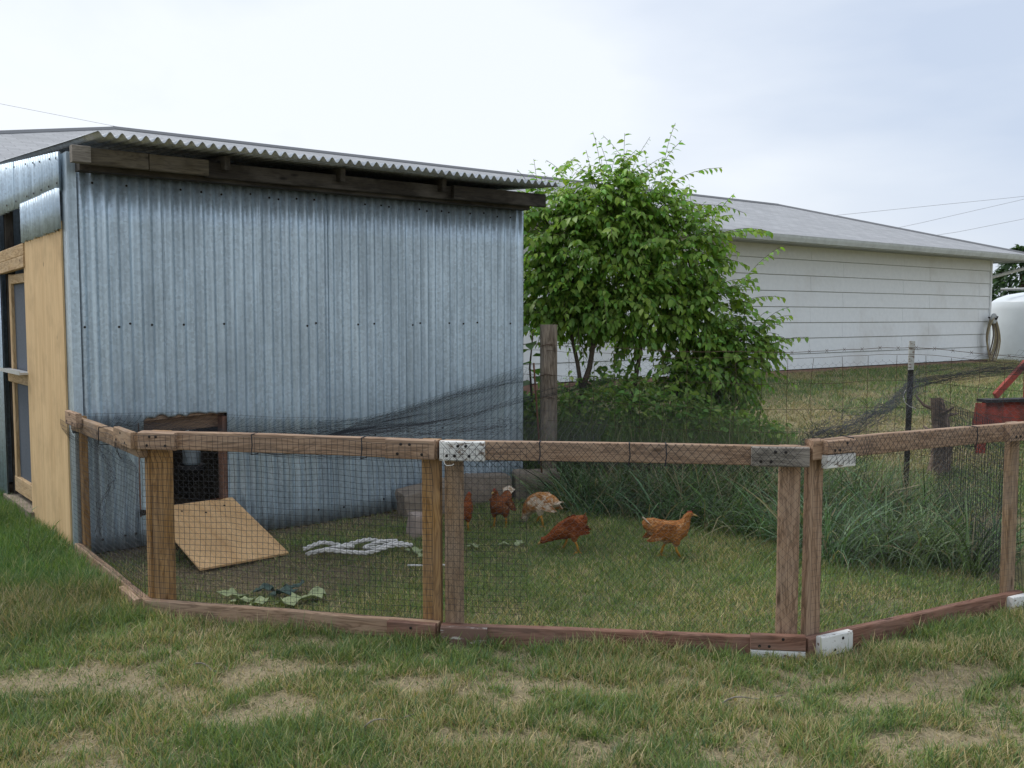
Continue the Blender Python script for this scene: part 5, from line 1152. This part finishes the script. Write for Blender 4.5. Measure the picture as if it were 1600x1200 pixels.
    for k in range(7):
        a = (k-3)*0.17; d = Vector((d0.x*math.cos(a), math.sin(a), d0.z*math.cos(a))); o = Vector((t0x+0.02, (k-3)*0.005, t0z-abs(k-3)*0.003)); sd = Vector((0, math.cos(a), 0))*0.012; up = Vector((0, 0, 0.002))
        pr = [o-sd*0.6, o+d*L*0.6-sd, o+d*L*0.95-sd*0.6, o+d*L*(1.0-0.03*abs(k-3)), o+d*L*0.95+sd*0.6, o+d*L*0.6+sd, o+sd*0.6]; q = 7
        m.add([v+up for v in pr]+[v-up for v in pr], [tuple(range(q)), tuple(range(q, 2*q))[::-1]]+[(i, q+i, q+(i+1) % q, (i+1) % q) for i in range(q)])
    m.build('tail', tail_mat, h)
    return h
M['hen_orange'] = mat_hen('orange_mottled_feathers', (0.40, 0.17, 0.05), (0.20, 0.07, 0.02), (0.52, 0.34, 0.19), 0.40, (0.60, 0.43, 0.28), 0.105)
M['hen_red'] = mat_hen('rust_red_feathers', (0.27, 0.08, 0.026), (0.13, 0.035, 0.011), (0.34, 0.13, 0.05), 0.40, (0.38, 0.16, 0.06), 0.085)
M['hen_cream'] = mat_hen('cream_and_tan_feathers', (0.46, 0.22, 0.075), (0.30, 0.12, 0.035), (0.70, 0.60, 0.46), 0.44, (0.62, 0.52, 0.38), 0.115)
M['hen_brown'] = mat_hen('dark_brown_feathers', (0.24, 0.08, 0.028), (0.12, 0.04, 0.016), (0.45, 0.30, 0.17), 0.36)
M['hen_white'] = mat_hen('whitish_tail_feathers', (0.50, 0.33, 0.19), (0.36, 0.20, 0.09), (0.70, 0.62, 0.50), 0.58)
M['wing_orange'] = mat_hen('orange_wing_feathers', (0.36, 0.14, 0.04), (0.17, 0.055, 0.016), (0.55, 0.38, 0.23), 0.42)
M['wing_red'] = mat_hen('rust_wing_feathers', (0.22, 0.06, 0.02), (0.11, 0.03, 0.01), (0.28, 0.10, 0.04), 0.36)
M['wing_cream'] = mat_hen('tan_wing_feathers', (0.46, 0.22, 0.075), (0.30, 0.12, 0.035), (0.72, 0.62, 0.50), 0.48)
make_hen('orange-brown mottled hen walking right with raised head', 'walk', 0.985, 5.93, 0.10, 'hen_orange', 'hen_white', 1.06, 'wing_orange')
make_hen('dark rust-red hen stooping to peck, head low to the left', 'peck', 0.36, 6.08, PI-0.15, 'hen_red', 'hen_red', 1.0, 'wing_red')
make_hen('cream and tan hen with head down in the grass and pale tail', 'graze', 0.19, 6.85, PI+0.45-0.9, 'hen_cream', 'hen_white', 1.12, 'wing_cream')
make_hen('dark brown hen standing upright with a pale raised tail', 'upright', -0.085, 6.80, PI+1.05, 'hen_brown', 'hen_white', 1.0)
make_hen('rust-brown hen half hidden behind the double fence post', 'upright', -0.345, 6.66, -PI/2-0.6+PI, 'hen_red', 'hen_red', 0.92)

# ------------------------------------------------------------------ rope and cabbage scraps
def make_rope():
    rng = np.random.default_rng(91); c = (-0.98, 6.02); pts = []
    base = [(-0.33, -0.04), (-0.24, 0.05), (-0.12, 0.07), (-0.02, 0.0), (-0.12, -0.06), (-0.26, -0.05), (-0.10, 0.02), (0.04, 0.10), (0.14, 0.15), (0.24, 0.12), (0.14, 0.05), (0.02, 0.03), (0.12, -0.03), (0.24, 0.04), (0.32, 0.09), (0.34, 0.02), (0.22, -0.02), (0.08, -0.07), (-0.06, -0.10), (-0.18, -0.10), (-0.30, -0.08)]
    P = interp_path([(c[0]+a, c[1]+b*1.4, 0.045+0.02*math.sin(i*2.1)) for i, (a, b) in enumerate(base)], 170)
    K = np.array([0.25, 0.5, 0.25]); 
    for _ in range(5): P[1:-1] = P[:-2]*0.25+P[1:-1]*0.5+P[2:]*0.25
    m = MB(); u = np.arange(170)*0.75
    for k in range(3):
        a = u+k*2*PI/3; q = P.copy(); q[:, 0] += 0.008*np.cos(a); q[:, 2] += 0.008*np.sin(a); m.tube([tuple(v) for v in q], 0.007, 6)
    tag(m.build('rope', 'rope', None, True), 'loops of thick white rope lying on the grass of the run', 'rope')
    q = interp_path([(-0.62, 5.62, 0.03), (-0.52, 5.60, 0.035), (-0.43, 5.63, 0.03), (-0.36, 5.62, 0.03)], 12); m = MB(); m.tube([tuple(v) for v in q], 0.006, 6)
    tag(m.build('rope', 'rope', None, True), 'short frayed end of white rope left of the double post', 'rope')
make_rope()
PALE = ['leftmost pale green wilted cabbage leaf below the ramp', 'pale cabbage leaf second from the left below the ramp', 'broad pale cabbage leaf in the middle of the right-hand heap',
        'rightmost pale green cabbage leaf of the heap below the ramp', 'small pale cabbage leaf third from the left by the front rail', 'pale cabbage leaf lying nearest the front bottom rail']
DARK = ['dark wilted cabbage leaf on the right of the dark scraps', 'dark wilted cabbage leaf on the left of the dark scraps', 'dark wilted cabbage leaf farthest back, nearest the ramp']
SCRAP = ['green leaf scrap beside the right end of the white rope', 'green leaf scrap just below the right end of the white rope', 'green leaf scrap first right of the double post', 'green leaf scrap second right of the double post', 'green leaf scrap farthest right of the double post, towards the rust-red hen']
def make_cabbage():
    rng = np.random.default_rng(95)
    spots = [(-1.48, 5.00, .10, 0), (-1.40, 4.90, .075, 0), (-1.22, 5.06, .09, 1), (-1.12, 4.93, .10, 0), (-1.04, 5.02, .085, 0), (-1.30, 4.86, .07, 0), (-1.16, 4.84, .08, 0), (-1.34, 5.12, .08, 1), (-1.20, 5.18, .08, 1), (-0.62, 5.98, .07, 0), (-0.55, 5.85, .06, 0), (-0.25, 6.10, .05, 0), (-0.05, 6.15, .05, 0), (0.05, 6.2, .045, 0)]
    for x, y, r, dk in spots:
        n = 12; m = 6; V = []; F = []; C = []; ph = rng.uniform(0, 6.28)
        for j in range(m+1):
            for k in range(n):
                a = 2*PI*k/n; rr = 0.72*r*j/m*(1+0.25*math.sin(3*a+ph)+0.2*math.sin(7*a+ph*2)); z = 0.022+0.20*r*(j/m)**2*math.sin(2*a+ph)+0.12*r*(j/m)*math.sin(5*a+ph)+0.09*r*math.sin(9*a+j*1.5+ph)*(j/m)
                V.append((rr*math.cos(a), rr*math.sin(a)*0.85, max(z, 0.008))); b = 1-0.35*(j/m)
                C.append(np.array([0.42, 0.48, 0.27])*rng.uniform(0.85, 1.1)*(0.8+0.3*b) if not dk else np.array([0.08, 0.13, 0.11])*rng.uniform(0.8, 1.3))
        for j in range(m):
            for k in range(n): F.append((j*n+k, j*n+(k+1) % n, (j+1)*n+(k+1) % n, (j+1)*n+k))
        o = np_mesh('cabbage_leaf', np.array(V), [np.array(F)], 'cabbage', None, np.array(C), True); o.location = (x, y, float(gz(x, y))+0.012); o.rotation_euler = (rng.normal(0, .15), rng.normal(0, .15), 0)
        s = o.modifiers.new('thickness', 'SOLIDIFY'); s.thickness = 0.002
        if y > 5.5: tag(o, SCRAP.pop(0), 'leaf scrap', 'green leaf scraps near the hens')
        elif dk: tag(o, DARK.pop(0), 'cabbage leaf', 'dark wilted cabbage leaves')
        else: tag(o, PALE.pop(0), 'cabbage leaf', 'pale cabbage leaves by the front rail')
make_cabbage()

def make_twigs():
    for lab, x, y, L, a in (('thin pale twig lying on the lawn, middle foreground', -0.45, 3.42, 0.20, 0.55), ('curved grey twig lying on the lawn, right foreground', 0.93, 3.62, 0.26, 0.25), ('short dark stick on the straw patch at left', -1.30, 3.95, 0.16, -0.6)):
        d = np.array([math.cos(a), math.sin(a)]); pts = [(x+d[0]*L*(u-0.5)-d[1]*0.03*math.sin(PI*u), y+d[1]*L*(u-0.5)+d[0]*0.03*math.sin(PI*u), float(gz(x, y))+0.022+0.010*math.sin(u*7)) for u in np.linspace(0, 1, 9)]
        m = MB(); m.tube(pts, list(np.linspace(0.0035, 0.0015, 9)), 6); tag(m.build('twig', 'grey_wood', None, True), lab, 'twig')
make_twigs()
